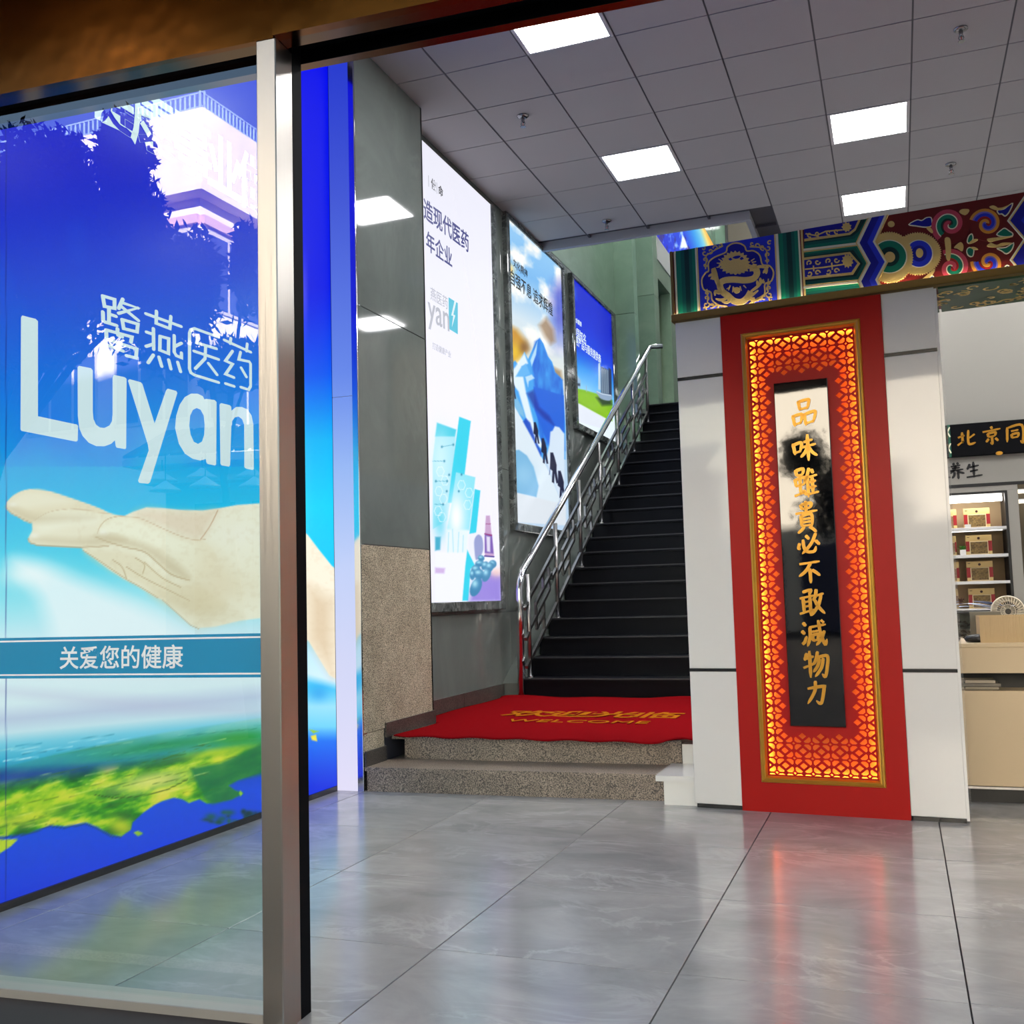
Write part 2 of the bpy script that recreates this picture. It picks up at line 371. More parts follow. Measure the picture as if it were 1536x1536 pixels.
class Print:
    def __init__(s, fr, u0, u1, v0, v1, nu, nv, base=(255, 255, 255)):
        s.fr, s.nu, s.nv = fr, nu, nv
        u, v = np.meshgrid(np.linspace(u0, u1, nu + 1), np.linspace(v0, v1, nv + 1)); s.u, s.v = u.ravel(), v.ravel()
        p = (s.fr.o + s.u[:, None] * s.fr.ex + s.v[:, None] * s.fr.ey - [0, 0, EYE]) @ CAM_R.T
        s.x = 768 + F * p[:, 0] / p[:, 2]; s.y = 768 - F * p[:, 1] / p[:, 2]
        s.c = np.empty((len(s.x), 3)); s.c[:] = base
    def ramp(s, t, stops):
        k = [a for a, _ in stops]; return np.stack([np.interp(t, k, [c[i] for _, c in stops]) for i in range(3)], 1)
    def blend(s, a, col):
        col = np.asarray(col, float); s.c = s.c * (1 - a[:, None]) + (col if col.ndim > 1 else col[None]) * a[:, None]
    def mask(s, poly, soft=1.0):
        P = np.asarray(poly, float); lo = P.min(0) - soft * 1.5; hi = P.max(0) + soft * 1.5; a = np.zeros(len(s.x))
        idx = np.nonzero((s.x > lo[0]) & (s.x < hi[0]) & (s.y > lo[1]) & (s.y < hi[1]))[0]
        if len(idx) == 0: return a
        x = s.x[idx]; y = s.y[idx]; ins = np.zeros(len(x), bool); dm = np.full(len(x), 1e9)
        for i in range(len(P)):
            x0, y0 = P[i - 1]; x1, y1 = P[i]
            if y0 != y1:
                c = ((y0 > y) != (y1 > y)) & (x < (x1 - x0) * (y - y0) / (y1 - y0) + x0); ins ^= c
            dx, dy = x1 - x0, y1 - y0; q = dx * dx + dy * dy
            t = np.clip(((x - x0) * dx + (y - y0) * dy) / q, 0, 1) if q > 0 else 0 * x
            dm = np.minimum(dm, (x - x0 - t * dx) ** 2 + (y - y0 - t * dy) ** 2)
        d = np.sqrt(dm) * np.where(ins, 1, -1); a[idx] = np.clip(.5 + d / (2 * soft), 0, 1); return a
    def poly(s, pts, col, soft=.8, alpha=1.0, sm=0):
        if sm: pts = smooth(pts, sm)
        a = s.mask(pts, soft) * alpha; s.blend(a, col); return a
    def line(s, pts, w, col, alpha=1.0, soft=.8):
        P = np.asarray(pts, float); d = np.full(len(s.x), 1e9)
        lo = P.min(0) - w - 4; hi = P.max(0) + w + 4
        idx = np.nonzero((s.x > lo[0]) & (s.x < hi[0]) & (s.y > lo[1]) & (s.y < hi[1]))[0]
        if len(idx) == 0: return
        x = s.x[idx]; y = s.y[idx]; dm = np.full(len(x), 1e9)
        for i in range(len(P) - 1):
            x0, y0 = P[i]; dx, dy = P[i + 1] - P[i]; q = dx * dx + dy * dy + 1e-9
            t = np.clip(((x - x0) * dx + (y - y0) * dy) / q, 0, 1); dm = np.minimum(dm, (x - x0 - t * dx) ** 2 + (y - y0 - t * dy) ** 2)
        a = np.zeros(len(s.x)); a[idx] = np.clip((w / 2 + soft / 2 - np.sqrt(dm)) / soft, 0, 1) * alpha; s.blend(a, col)
    def blob(s, cx, cy, rx, ry, col, alpha=1.0, p=2.0, rot=0.0):
        dx = s.x - cx; dy = s.y - cy; c, q = math.cos(rot), math.sin(rot)
        r = np.sqrt(((dx * c + dy * q) / rx) ** 2 + ((-dx * q + dy * c) / ry) ** 2)
        s.blend(np.exp(-r ** p) * alpha, col)
    def build(s, name, m, parent, w=0.0):
        nu, nv = s.nu, s.nv; co = s.fr.o + s.u[:, None] * s.fr.ex + s.v[:, None] * s.fr.ey + w * s.fr.en
        me = bpy.data.meshes.new(name); k = np.arange((nu + 1) * nv).reshape(nv, nu + 1)[:, :-1].ravel()
        q = np.stack([k, k + 1, k + nu + 2, k + nu + 1], 1).astype(np.int32)
        me.vertices.add(len(co)); me.vertices.foreach_set('co', co.ravel()); me.loops.add(q.size); me.loops.foreach_set('vertex_index', q.ravel())
        me.polygons.add(len(q)); me.polygons.foreach_set('loop_start', np.arange(0, q.size, 4, dtype=np.int32)); me.polygons.foreach_set('loop_total', np.full(len(q), 4, dtype=np.int32))
        me.update(calc_edges=True); me.validate()
        at = me.color_attributes.new('ink', 'FLOAT_COLOR', 'POINT'); rgba = np.ones((len(co), 4)); rgba[:, :3] = lin(np.clip(s.c, 0, 255)); at.data.foreach_set('color', rgba.ravel())
        return link(name, me, m, parent)

# ================================================================== SETTING
# ---- floor: slab and 0.8 m marble tiles
fl = structure('floor', 'polished grey marble tile floor')
MB().box(-3.4, 6.2, 2.2, 12.7, -.2, -.012).build('floor_slab', M['grout'], fl)
TX, TY, X0, Y0 = .8, .79, .12, 3.15
def tile_mesh(w, d, h, bev, name):
    m = MB(); r = lambda k, z: [(k, k, z), (w - k, k, z), (w - k, d - k, z), (k, d - k, z)]
    vs = r(0, -h) + r(0, -bev) + r(bev, 0); fs = [(8, 9, 10, 11)] + [(a + k, a + (k + 1) % 4, a + 4 + (k + 1) % 4, a + 4 + k) for a in (0, 4) for k in range(4)]
    return m.add(vs, fs).mesh(name)
ft = tile_mesh(TX - .0045, TY - .0045, .012, .001, 'floor_tile'); ft.materials.append(M['floor'])
for i in range(-5, 5):
    for j in range(-2, 11):
        x = X0 + i * TX; y = Y0 + j * TY
        if x > 3.5 or (x < -3.3 and i < -5): continue
        if y > 5.7 and x < -2: continue
        if y + TY < 2.45: continue
        w = TX
        o = link('floor_tile', ft, M['floor'], fl); o.location = (x, y, 0)
# ---- ceiling
CZ = 4.73
ce = structure('ceiling', 'grey mineral tile ceiling with dark tee grid')
CX, CW, CY, CD = .28, .6, 7.94, .572
LIGHTS = [(-4, -4), (-4, 0), (-1, 0), (-1, 3)]            # visible fittings as grid cells (i, j)
EXTRA = [(-1, 6), (-1, -4), (2, -4), (2, 0), (2, 3), (5, -4), (5, 0), (5, 3)]
ct = MB().box(.006, CW - .006, .005, CD - .005, 0, .015).mesh('ceiling_tile'); ct.materials.append(M['ceiling'])
for i in range(-6, 9):
    for j in range(-10, 9):
        x = CX + i * CW; y = CY + j * CD
        if (i, j) in LIGHTS + EXTRA or y < 2.6: continue
        if x > 3.3 and j < -8: continue
        if x < -1.2 and y > 9.6: continue
        if y > 11.4: continue
        if x < -3.2:
            continue
        if x + CW < -2.6 or True:
            o = link('ceiling_tile', ct, M['ceiling'], ce); o.location = (x, y, CZ)
et = MB().box(0, .533, .005, CD - .005, 0, .015).mesh('edge_tile'); et.materials.append(M['ceiling'])
for j in range(-10, 4):
    if CY + j * CD < 2.6 or CY + j * CD > 9.6: continue
    o = link('ceiling_tile', et, M['ceiling'], ce); o.location = (-3.86 + .6 - .002 + .0, CY + j * CD, CZ)
tb = MB()
for i in range(-6, 10):
    x = CX + i * CW; tb.box(x - .012, x + .012, 2.6, 9.775 if x < -1.2 else 12.4, CZ + .006, CZ + .03)
for j in range(-10, 9):
    y = CY + j * CD
    if y > 2.6: tb.box(-3.26 if y < 9.8 else -1.14, 6, y - .012, y + .012, CZ + .008, CZ + .03)
tb.build('tee_grid', M['tee'], ce)['kind'] = 'structure'
sl = MB().box(-3.4, 6.2, 2.4, 9.8, CZ + .035, CZ + .25).box(-1.14, 6.2, 9.8, 12.7, CZ + .035, CZ + .25)
sl.build('ceiling_slab', M['tee'], ce)
tr = MB().box(-3.26, -1.14, 9.78, 9.83, CZ - .055, CZ + .2).box(-1.19, -1.14, 9.83, 12.7, CZ - .03, CZ + .2)
tr.build('edge_trim', M['trimw'], ce)
# ---- left wall in marble, pillar, skirting
wl = structure('wall_left', 'grey-green polished marble wall behind the lightboxes')
MB().box(-3.6, -3.30, 2.2, 14.3, -.2, 10.2).build('wall_core', M['tee'], wl)
def panel(u0, u1, v0, v1, m='marble', w0=-.03, w1=0.0, fr=LEFT, parent=None, name='marble_panel', g=.003):
    return MB().fbox(fr, u0 + g / 2, u1 - g / 2, v0 + g / 2, v1 - g / 2, w0, w1, .002).build(name, M[m], parent or wl)
for u0, u1 in ((6.6, 8.66), (8.66, 10.72), (10.72, 12.86)):
    for v0, v1 in ((.285, 1.02), (1.02, 2.3), (2.3, 3.6), (3.6, 4.8)):
        if u0 > 10 and v0 < 1: continue
        panel(u0, u1, v0, v1)
for u0, u1 in ((8.66, 9.8),):
    panel(u0, u1, 4.8, 6.1)
for v0, v1 in ((4.8, 10),): panel(9.8, 12.86, v0, v1, 'marble_up')
bs = structure('baseboard_left', 'dark granite skirting along the left wall')
for u0, u1 in ((6.6, 7.55), (7.55, 8.62)):
    MB().fbox(LEFT, u0 + .002, u1 - .002, .285, .40, 0, .015).build('skirting_stone', M['skirt'], bs)
PX = -3.08
PIL = Frame((PX, 0, 0), (0, 1, 0), (0, 0, 1), (1, 0, 0))
wp = structure('wall_pillar', 'stone-clad pillar between the blue lightbox and the white poster')
MB().box(-3.29, PX - .02, 5.62, 6.59, 0, CZ + .02).build('pillar_core', M['tee'], wp)
for v0, v1, m in ((.34, 1.492, 'beige'), (1.492, 3.0, 'marble'), (3.0, CZ - .005, 'marble')):
    MB().fbox(PIL, 5.602, 6.602, v0 + .002, v1 - .002, -.02, 0, .002).build('stone_panel' if m == 'beige' else 'marble_panel', M[m], wp)
MB().fbox(PIL, 5.602, 5.86, .225, .338, -.02, -.001).build('stone_panel', M['beige'], wp)
BK = Frame((0, 6.602, 0), (1, 0, 0), (0, 0, 1), (0, 1, 0))
MB().fbox(BK, -3.27, PX, .285, CZ - .005, -.02, 0).build('marble_panel', M['marble'], wp)
bp_ = structure('baseboard_pillar', 'dark granite skirting at the foot of the pillar')
MB().fbox(PIL, 5.87, 6.612, .285, .375, 0, .012).build('skirting_stone', M['skirt'], bp_)
MB().fbox(PIL, 5.602, 5.868, .143, .235, 0, .012).build('skirting_stone', M['skirt'], bp_)
# ---- granite steps up to the platform
gs = structure('granite_steps', 'two speckled granite steps below the red carpet')
def rot_block(x0, y0, x1, y1, yb, z0, z1):
    m = MB(); m.add([(x0, y0, z0), (x1, y1, z0), (x1, yb, z0), (x0, yb, z0), (x0, y0, z1), (x1, y1, z1), (x1, yb, z1), (x0, yb, z1)],
                    [(3, 2, 1, 0), (4, 5, 6, 7), (0, 1, 5, 4), (1, 2, 6, 5), (2, 3, 7, 6), (3, 0, 4, 7)]); return m
rot_block(-3.07, 5.612, -1.27, 5.70, 6.2, 0, .122).build('riser', M['granite'], gs)
rot_block(-3.078, 5.60, -1.26, 5.69, 6.2, .122, .144).build('step_slab', M['granite'], gs)
rot_block(-2.985, 5.955, -1.235, 6.025, 6.6, .144, .268).build('riser', M['granite'], gs)
rot_block(-3.07, 5.945, -1.23, 6.015, 8.45, .266, .285).build('platform_slab', M['granite'], gs)
MB().box(-3.27, -1.0, 6.6, 8.45, .1, .284).build('platform_core', M['granite'], gs)
pb = structure('trim_1', 'glossy white stepped plinth beside the granite steps')
MB().box(-1.225, -1.0, 6.0, 6.12, 0, .268).build('upper_block', M['white_gloss'], pb)
rot_block(-1.252, 5.60, -1.0, 5.60, 6.0, 0, .128).build('lower_block', M['white_gloss'], pb)
rot_block(-1.29, 5.575, -1.0, 5.575, 6.0, .128, .158).build('cap', M['white_gloss'], pb)
# ---- black staircase
st = structure('staircase', 'black granite staircase rising to the upper floor')
RZ, RT, S0, SB = .164, .266, 8.32, .285
rise = MB().box(0, 2.1, 0, .02, 0, RZ - .025).mesh('riser'); rise.materials.append(M['stair'])
trd = MB().box(-.015, 2.1, -.02, RT + .02, -.025, -.001).mesh('tread'); trd.materials.append(M['stair'])
nos = MB().box(-.015, 2.1, -.021, .012, -.012, 0).mesh('nosing_strip'); nos.materials.append(M['nosing'])
for k in range(21):
    y = S0 + .1 + k * RT; z = SB + k * RZ
    o = link('riser', rise, None, st); o.location = (-3.09, y, z)
    o = link('tread', trd, None, st); o.location = (-3.09, y, z + RZ)
    p = link('nosing_strip', nos, None, o)
core = MB()
for k in range(21): core.box(-3.08, -1.0, S0 + .12 + k * RT, S0 + .12 + (k + 1) * RT + .3, max(SB, SB + (k - 2) * RZ), SB + (k + 1) * RZ - .026)
core.build('stair_core', M['stair'], st)
MB().slab([(8.43, .285), (13.95, .285), (13.95, 3.72), (8.43, .285 + .12)], LEFT, .001, .165).build('marble_stringer', M['marble'], st)
SY, SZ = S0 + .08, SB + RZ                                    # first nosing
# ---- upper floor
uf = structure('floor_upper', 'upper landing at the head of the stairs')
MB().box(-3.4, -.9, S0 + .12 + 21 * RT, 21, 3.5, 3.729).build('landing_slab', M['stair'], uf)
wu = structure('wall_upper', 'green marble walls around the upper landing')
FA = lambda y: Frame((0, y, 0), (1, 0, 0), (0, 0, 1), (0, -1, 0))
x0, x1 = -3.30, float(on_y(951, 450, 12.87)[0])
for v0, v1 in ((1.5, 3.0), (3.0, float(on_y(935, 471, 12.87)[2])), (float(on_y(935, 471, 12.87)[2]), 10)):
    MB().fbox(FA(12.87), x0, x1, v0 + .003, v1 - .003, -.2, 0, .002).build('marble_panel', M['marble_up'], wu)
x0, x1 = float(on_y(952.5, 450, 14.2)[0]), float(on_y(981.5, 450, 14.2)[0])
for v0, v1 in ((3.73, 5.4), (5.4, 10)):
    MB().fbox(FA(14.2), x0 - .05, x1, v0 + .003, v1 - .003, -.3, 0, .002).build('marble_panel', M['marble_up'], wu)
HX = x1
UPF = Frame((HX, 0, 0), (0, 1, 0), (0, 0, 1), (1, 0, 0))
zb = float(on_x(982, 402, HX)[2]); zd = float(on_x(982, 411, HX)[2]); zt = float(on_x(981.5, 384, HX)[2])
zlow = UPF.read(982, 384)[1]; zband = UPF.read(982, 411)[1]; zfas = UPF.read(982.5, 352)[1]
MB().fbox(UPF, 14.5, 20.5, zband, zlow, -.15, 0).build('lintel_band', M['marble_up'], wu)
MB().fbox(UPF, 14.5, 20.5, zlow, zfas, -.15, .01).build('fascia', M['white'], wu)
MB().fbox(UPF, 14.5, 20.5, zfas, 10, -.2, -.05).build('upper_marble', M['marble_up'], wu)
MB().fbox(UPF, 15.35, 20.5, 3.73, zband, -.15, 0).build('marble_panel', M['marble_up'], wu)
MB().box(HX - 1.2, HX - 1.1, 14.5, 20.5, 3.73, 7).box(HX - 1.2, HX - .15, 14.5, 15.4, zband, zband + .05).box(HX - 1.2, HX - .15, 15.4, 15.45, 3.73, zband).build('recess_wall', M['marble_up'], wu)
MB().box(HX - 1.2, -.8, 20.5, 20.7, 3.73, 10).build('back_marble', M['marble_up'], wu)
xb = float(on_y(1093, 360, 20.5)[0]); xc = float(on_y(1131, 350, 20.5)[0])
MB().fbox(FA(20.5), xb, xc + .6, 3.73, 10, 0, .05).build('dark_door', mat('brown_door', L(96, 86, 70), .5), wu)
MB().fbox(FA(20.5), xb - .05, xb, 3.73, 10, 0, .09).build('door_post', M['black_gloss'], wu)
MB().box(-.95, -.8, 8.4, 12.5, .28, 2.5).box(-.95, -.8, 12.5, 21, .28, CZ + .2).box(-.95, -.8, 9.8, 21, CZ + .26, 10.2).build('stair_wall', M['white'], wu)
MB().box(-3.4, -.8, 9.6, 9.78, CZ + .2, 10.2).box(-3.6, -.8, 9.6, 21, 10, 10.2).box(-4.6, HX - 1.2, 14.2, 21, 3.5, 10.2).build('upper_shell', M['white'], wu)
# ---- other walls of the shop
wr = struct(MB().box(6.0, 6.2, 2.4, 12.7, 0, 4.9).build('wall_right', M['white']), 'plain white side wall')
wb = struct(MB().box(-.8, 6.2, 12.5, 12.7, 0, 4.9).build('wall_back', mat('dim_back_wall', L(120, 108, 90), .7)), 'dim back wall of the shop')
wf = structure('wall_facade', 'shop building rising above and beside the entrance')
MB().box(-30, 3, 2.66, 3.0, 4.2, 28.5).box(3, 24, 2.66, 3.0, 4.2, 12).box(-24, -3.36, 2.62, 3.0, 0, 4.2).box(3.2, 24, 2.7, 3.0, 0, 4.2).box(-3.4, 3.2, 2.72, 3.0, 3.3, 4.2).build('facade_wall', mat('facade_render', L(120, 112, 104), .8), wf)  # unseen upper heights chosen for the shadow they throw across the street
# ---- shop front: bronze lintel, soffit, steel post, glass
li = structure('trim_2', 'bronze clad lintel over the entrance')
MB().fbox(FACADE, -1.2, .918, 2.757, 4.4, -.02, 0).build('bronze_panel', M['bronze'], li)
MB().fbox(FACADE, .922, 5.6, 2.757, 4.4, -.02, .012).build('bronze_panel', M['bronze'], li)
MB().fbox(FACADE, -1.2, 5.6, 2.759, 2.80, -.068, -.02).build('soffit_strip', M['bronze_dark'], li)
MB().fbox(FACADE, -1.2, 5.6, 2.80, 2.82, -.16, -.068).fbox(FACADE, -1.2, 5.6, 2.757, 2.82, -.160, -.157).build('track_slot', M['black'], li)
MB().fbox(FACADE, -1.2, 5.6, 2.757, 2.82, -.195, -.16).build('soffit_strip', M['bronze_dark'], li)
MB().fbox(FACADE, -1.2, 5.6, 2.79, 4.4, -.215, -.197).build('inner_lining', M['black'], li)
wn = structure('window_1', 'fixed glass panel beside the entrance in a steel frame')
GF = Frame(FACADE.at(0, 0, -.06), FACADE.ex, FACADE.ey, FACADE.en)
MB().fbox(FACADE, -.80, .862, .03, 2.80, -.068, -.058).build('glass_pane', M['glass'], wn)
MB().fbox(FACADE, .862, .925, 0, 2.757, -.095, 0, .003).build('post', M['steel'], wn)
MB().fbox(FACADE, .898, .926, 0, 2.80, -.150, -.096).build('gasket', M['black'], wn)
MB().fbox(FACADE, -.80, .862, 0, .038, -.10, -.012, .002).build('sill_bar', mat('aluminium_sill', L(176, 172, 164), .4, .6), wn)
MB().fbox(FACADE, -.80, .862, -.1, .012, -.012, .22).build('sill_face', mat('dark_sill', L(44, 36, 34), .7), wn)
# blue film band stuck to the pane
tl, tr_, br, bl = GF.reads([(0, 957.5), (391, 949.5), (391, 1015), (0, 1018.5)])
zt_, zb_ = (tl[1] + tr_[1]) / 2, (bl[1] + br[1]) / 2
bd = MB().fbox(FACADE, -.80, .862, zb_, zt_, -.0575, -.056).build('film_band', M['band'], wn)
MB().fbox(FACADE, -.80, .862, zb_ + .008, zb_ + .013, -.056, -.0555).fbox(FACADE, -.80, .862, zt_ - .013, zt_ - .008, -.056, -.0555).build('film_line', M['band_white'], bd)
c0, c1 = GF.read(108, 986), GF.read(258, 985)
t_ = text_mesh('关爱您的健康', FACADE, (c0[0] + c1[0]) / 2, (c0[1] + c1[1]) / 2, .072, -.0552, bold=.012, sx=1.0, depth=.0002)
link('film_lettering', t_, M['band_white'], bd)
# end panel beside the pillar, bright trim strip
EP = FA(5.6)
tr3 = structure('trim_3', 'chrome strip between the end panel and the pillar')
MB().fbox(EP, -3.122, PX - .002, 0, CZ, -.04, .012, .002).build('chrome_strip', M['chrome'], tr3)
cn_ = structure('trim_4', 'dark canopy above the bronze lintel, over the viewer')
MB().fbox(FACADE, -4, 7, 3.98, 4.2, -.1, 1.75).build('canopy_panel', M['counter_dark'], cn_)  # added out of view so the bronze reflects a dark underside

# ================================================================== THINGS
# ---- ceiling lights
lf = MB().box(.006, .03, .004, CD - .004, -.004, .02).box(CW - .03, CW - .006, .004, CD - .004, -.004, .02).box(.03, CW - .03, .004, .022, -.004, .02).box(.03, CW - .03, CD - .022, CD - .004, -.004, .02).mesh('frame'); lf.materials.append(M['ledframe'])
ld = MB().box(.03, CW - .03, .022, CD - .022, -.002, .015).mesh('diffuser'); ld.materials.append(M['led'])
LLAB = {(-4, -4): 'square white ceiling light nearest the bronze lintel', (-4, 0): 'square white ceiling light to the left, in front of the stairwell opening',
        (-1, 6): 'square white ceiling light behind the painted beam, seen mirrored low in the polished pillar',
        (-1, 0): 'square white ceiling light on the right, nearer of the two above the painted beam', (-1, 3): 'square white ceiling light partly above the painted beam, farthest back'}
for q, (i, j) in enumerate(LIGHTS + EXTRA):
    t = thing('ceiling_light', LLAB.get((i, j), 'square white ceiling light farther right, out of the picture'), 'ceiling light', (CX + i * CW, CY + j * CD, CZ), 'ceiling lights')
    link('frame', lf, None, t, local=True); link('diffuser', ld, None, t, local=True)
for (x, y, z, w) in ((-2.3, 11.2, 9.94, 1.2), (-2.0, 17.0, 9.94, 1.2)):
    t = thing('ceiling_light', 'bright ceiling light on the upper floor, out of the picture', 'ceiling light', (x, y, z), 'upper floor lights')
    MB().box(-w / 2, w / 2, -w / 2, w / 2, 0, .05).build('frame', M['ledframe'], t, local=True)
    MB().box(-w / 2 + .02, w / 2 - .02, -w / 2 + .02, w / 2 - .02, -.01, 0).build('diffuser', M['led'], t, local=True)
# ---- sprinklers
SP = [((-2.44, 7.02), 'chrome sprinkler head nearest the stone pillar on the left'), ((-2.437, 9.374), 'chrome sprinkler head near the edge of the stairwell opening'),
      ((.573, 7.032), 'chrome sprinkler head in the upper right corner, nearest the viewer'), ((.613, 9.327), 'chrome sprinkler head above the right end of the painted beam')]
sp0 = None
for (x, y), lab in SP:
    if sp0 is None:
        sp0 = thing('sprinkler', lab, 'sprinkler', (x, y, CZ), 'ceiling sprinklers')
        recalc(MB().lathe((0, 0, 0), [(.045, 0), (.045, -.006), (.03, -.016), (.016, -.018)], 18).build('escutcheon', M['sprinkler'], sp0, True, True))
        recalc(MB().lathe((0, 0, 0), [(.013, -.016), (.013, -.05), (.009, -.055)], 10).build('body', M['sprinkler'], sp0, True, True))
        MB().tube([(-.012, 0, -.05), (-.016, 0, -.065), (0, 0, -.085)], .003, 6).tube([(.012, 0, -.05), (.016, 0, -.065), (0, 0, -.085)], .003, 6).build('yoke', M['sprinkler'], sp0, True, True)
        recalc(MB().lathe((0, 0, 0), [(.022, -.085), (.022, -.088)], 14).build('deflector', M['sprinkler'], sp0, False, True))
        MB().tube([(0, 0, -.055), (0, 0, -.083)], .003, 6).build('bulb', mat('red_bulb', L(170, 30, 20), .1), sp0, True, True)
    else: copy_tree(sp0, (x, y, CZ), lab)

# ---- the big blue lightbox
lb = thing('light_box', 'floor to ceiling blue lightbox picturing an open hand above a green coastline', 'light box', (WX, 4.1, 0))
P = Print(LEFT, 2.64, 5.598, .03, 4.62, 520, 760)
x, y = P.x, P.y
sky = P.ramp(y + (x - 200) * .03, [(100, (0, 10, 214)), (240, (0, 18, 206)), (400, (0, 60, 216)), (520, (0, 98, 226)), (620, (0, 138, 232)), (700, (4, 172, 236)), (770, (18, 192, 240)), (850, (70, 212, 238)), (905, (150, 230, 244)), (950, (206, 238, 248)), (1000, (226, 244, 250))])
P.c[:] = sky
n = fbm(x / 120, y / 160, 3, 3); P.blend(np.clip((n - .5) * 1.2, 0, 1) * ((y > 250) & (y < 700)), (0, 110, 235))
rt = np.clip((x - 440) / 12, 0, 1); P.blend(rt, P.ramp(y, [(100, (0, 6, 226)), (430, (0, 20, 220)), (560, (0, 84, 232)), (660, (0, 176, 240)), (760, (0, 206, 250)), (830, (10, 200, 246)), (900, (0, 190, 240)), (980, (190, 232, 250)), (1060, (225, 240, 250))]))
# white beam of light sweeping from the left
P.poly([(16, 842), (60, 846), (150, 884), (260, 940), (330, 1010), (120, 1010), (60, 900)], (240, 250, 255), 16, .9, 4)
P.blob(40, 862, 46, 20, (250, 253, 255), .8); P.blob(200, 940, 120, 46, (236, 246, 252), .7, rot=.4)
# hand
SK = (246, 238, 216); SD = (206, 186, 150); SS = (238, 222, 192)
c2 = lambda pts: [(a / 2.954, 400 + b / 2.954) for a, b in pts]
palm = c2([(300, 1030), (400, 1058), (500, 1096), (548, 1105), (590, 1086), (650, 1066), (720, 1070), (800, 1078), (900, 1080), (960, 1072), (1050, 1056), (1160, 1048), (1250, 1070), (1365, 1190), (1410, 1250), (1470, 1325), (1640, 1460)]) + \
    [(560, 1050), (494, 1013), (463, 962), (430, 935), (393, 927), (360, 931), (323, 940), (298, 942), (286, 937), (265, 919), (244, 900)] + c2([(690, 1465), (600, 1410), (550, 1385), (480, 1340), (420, 1295), (370, 1258), (330, 1200)])
P.poly(palm, SK, 1.0)
P.poly(smooth(c2([(25, 1066), (40, 1030), (90, 996), (150, 985), (220, 995), (300, 1020), (420, 1062), (470, 1090), (420, 1120), (300, 1130), (140, 1136), (80, 1110), (48, 1092)]), 5), SS, .9)
P.poly(smooth(c2([(60, 1030), (110, 1000), (180, 998), (260, 1018), (330, 1045), (200, 1060), (100, 1070)]), 5), (246, 234, 210), 5, .8)
P.line(c2([(25, 1064), (50, 1092), (135, 1134)]), 1.6, (196, 168, 128), .8)
mid = smooth(c2([(125, 1207), (142, 1170), (146, 1128), (200, 1090), (270, 1076), (350, 1078), (440, 1092), (540, 1108), (600, 1150), (560, 1215), (470, 1235), (350, 1242), (200, 1236), (138, 1226)]), 5)
P.poly(mid, (242, 230, 204), .9); P.poly(smooth(c2([(160, 1140), (230, 1098), (330, 1090), (430, 1108), (420, 1140), (300, 1150), (190, 1180)]), 5), (247, 238, 216), 5, .85)
P.line(smooth(c2([(125, 1207), (140, 1226), (200, 1237), (350, 1243), (480, 1238)]), 4, False), 2.2, (188, 160, 116), .8)
P.line(smooth(c2([(150, 1126), (220, 1086), (330, 1074), (450, 1090), (540, 1106)]), 4, False), 1.2, (214, 190, 152), .7)
low = smooth(c2([(425, 1195), (438, 1150), (480, 1117), (545, 1106), (620, 1116), (700, 1150), (800, 1195), (900, 1215), (960, 1290), (900, 1380), (840, 1388), (760, 1362), (700, 1312), (640, 1262), (560, 1242), (470, 1218)]), 5)
P.poly(low, (244, 234, 208), .9); P.poly(smooth(c2([(450, 1160), (520, 1120), (620, 1130), (760, 1190), (840, 1240), (760, 1260), (600, 1200), (480, 1190)]), 5), (248, 240, 216), 5, .85)
P.line(smooth(c2([(425, 1197), (480, 1220), (560, 1244), (640, 1264), (700, 1314), (760, 1364), (840, 1390)]), 4, False), 2.0, (190, 164, 118), .85)
P.line(smooth(c2([(432, 1180), (445, 1148), (480, 1117), (545, 1105), (620, 1115), (700, 1150), (790, 1190), (860, 1210), (910, 1208)]), 4, False), 1.3, (206, 178, 136), .8)
P.poly(smooth(c2([(590, 1100), (650, 1072), (760, 1082), (880, 1086), (960, 1078), (930, 1150), (890, 1206), (820, 1196), (700, 1146)]), 4), (234, 208, 182), 9, .7)
P.line(smooth(c2([(890, 1207), (930, 1150), (965, 1080)]), 4, False), 1.8, (200, 158, 124), .7)
P.poly(smooth(c2([(370, 1258), (480, 1250), (600, 1270), (680, 1330), (780, 1400), (900, 1410), (1000, 1500), (900, 1536), (760, 1500), (620, 1415), (480, 1340)]), 4), (230, 214, 180), 7, .7)
for pts in ([(370, 1258), (450, 1310), (560, 1385), (620, 1418), (700, 1468)], [(500, 1300), (540, 1330), (560, 1380)], [(600, 1290), (640, 1320), (632, 1360)], [(640, 1310), (720, 1380), (800, 1420)], [(560, 1330), (640, 1380), (760, 1440), (840, 1480)]):
    P.line(smooth(c2(pts), 4, False), 1.6, (186, 160, 112), .75, 1.2)
P.line([(244, 900), (265, 919), (286, 938), (298, 943)], 1.6, (196, 176, 140), .8)
P.poly([(230, 890), (300, 895), (360, 925), (300, 940), (270, 920)], (218, 200, 164), 14, .5)
P.blob(330, 880, 60, 30, (226, 206, 170), .5); P.blob(360, 800, 40, 18, (248, 240, 224), .6)
P.poly([(463, 880), (500, 900), (500, 1015), (463, 960)], (206, 178, 140), 14, .6)
P.poly(smooth(c2([(140, 1214), (350, 1236), (470, 1230), (560, 1214), (500, 1188), (350, 1204), (200, 1200)]), 4), SD, 6, .55)
P.poly(smooth(c2([(34, 1068), (140, 1132), (300, 1126), (420, 1112), (300, 1100), (150, 1096), (60, 1064)]), 4), SD, 6, .5)
P.poly(smooth(c2([(432, 1200), (560, 1240), (640, 1262), (760, 1360), (840, 1384), (800, 1326), (680, 1246), (560, 1206), (450, 1184)]), 4), SD, 6, .6)
P.poly(smooth(c2([(900, 1230), (1000, 1300), (1020, 1420), (960, 1480), (900, 1380)]), 4), SS, 12, .6)
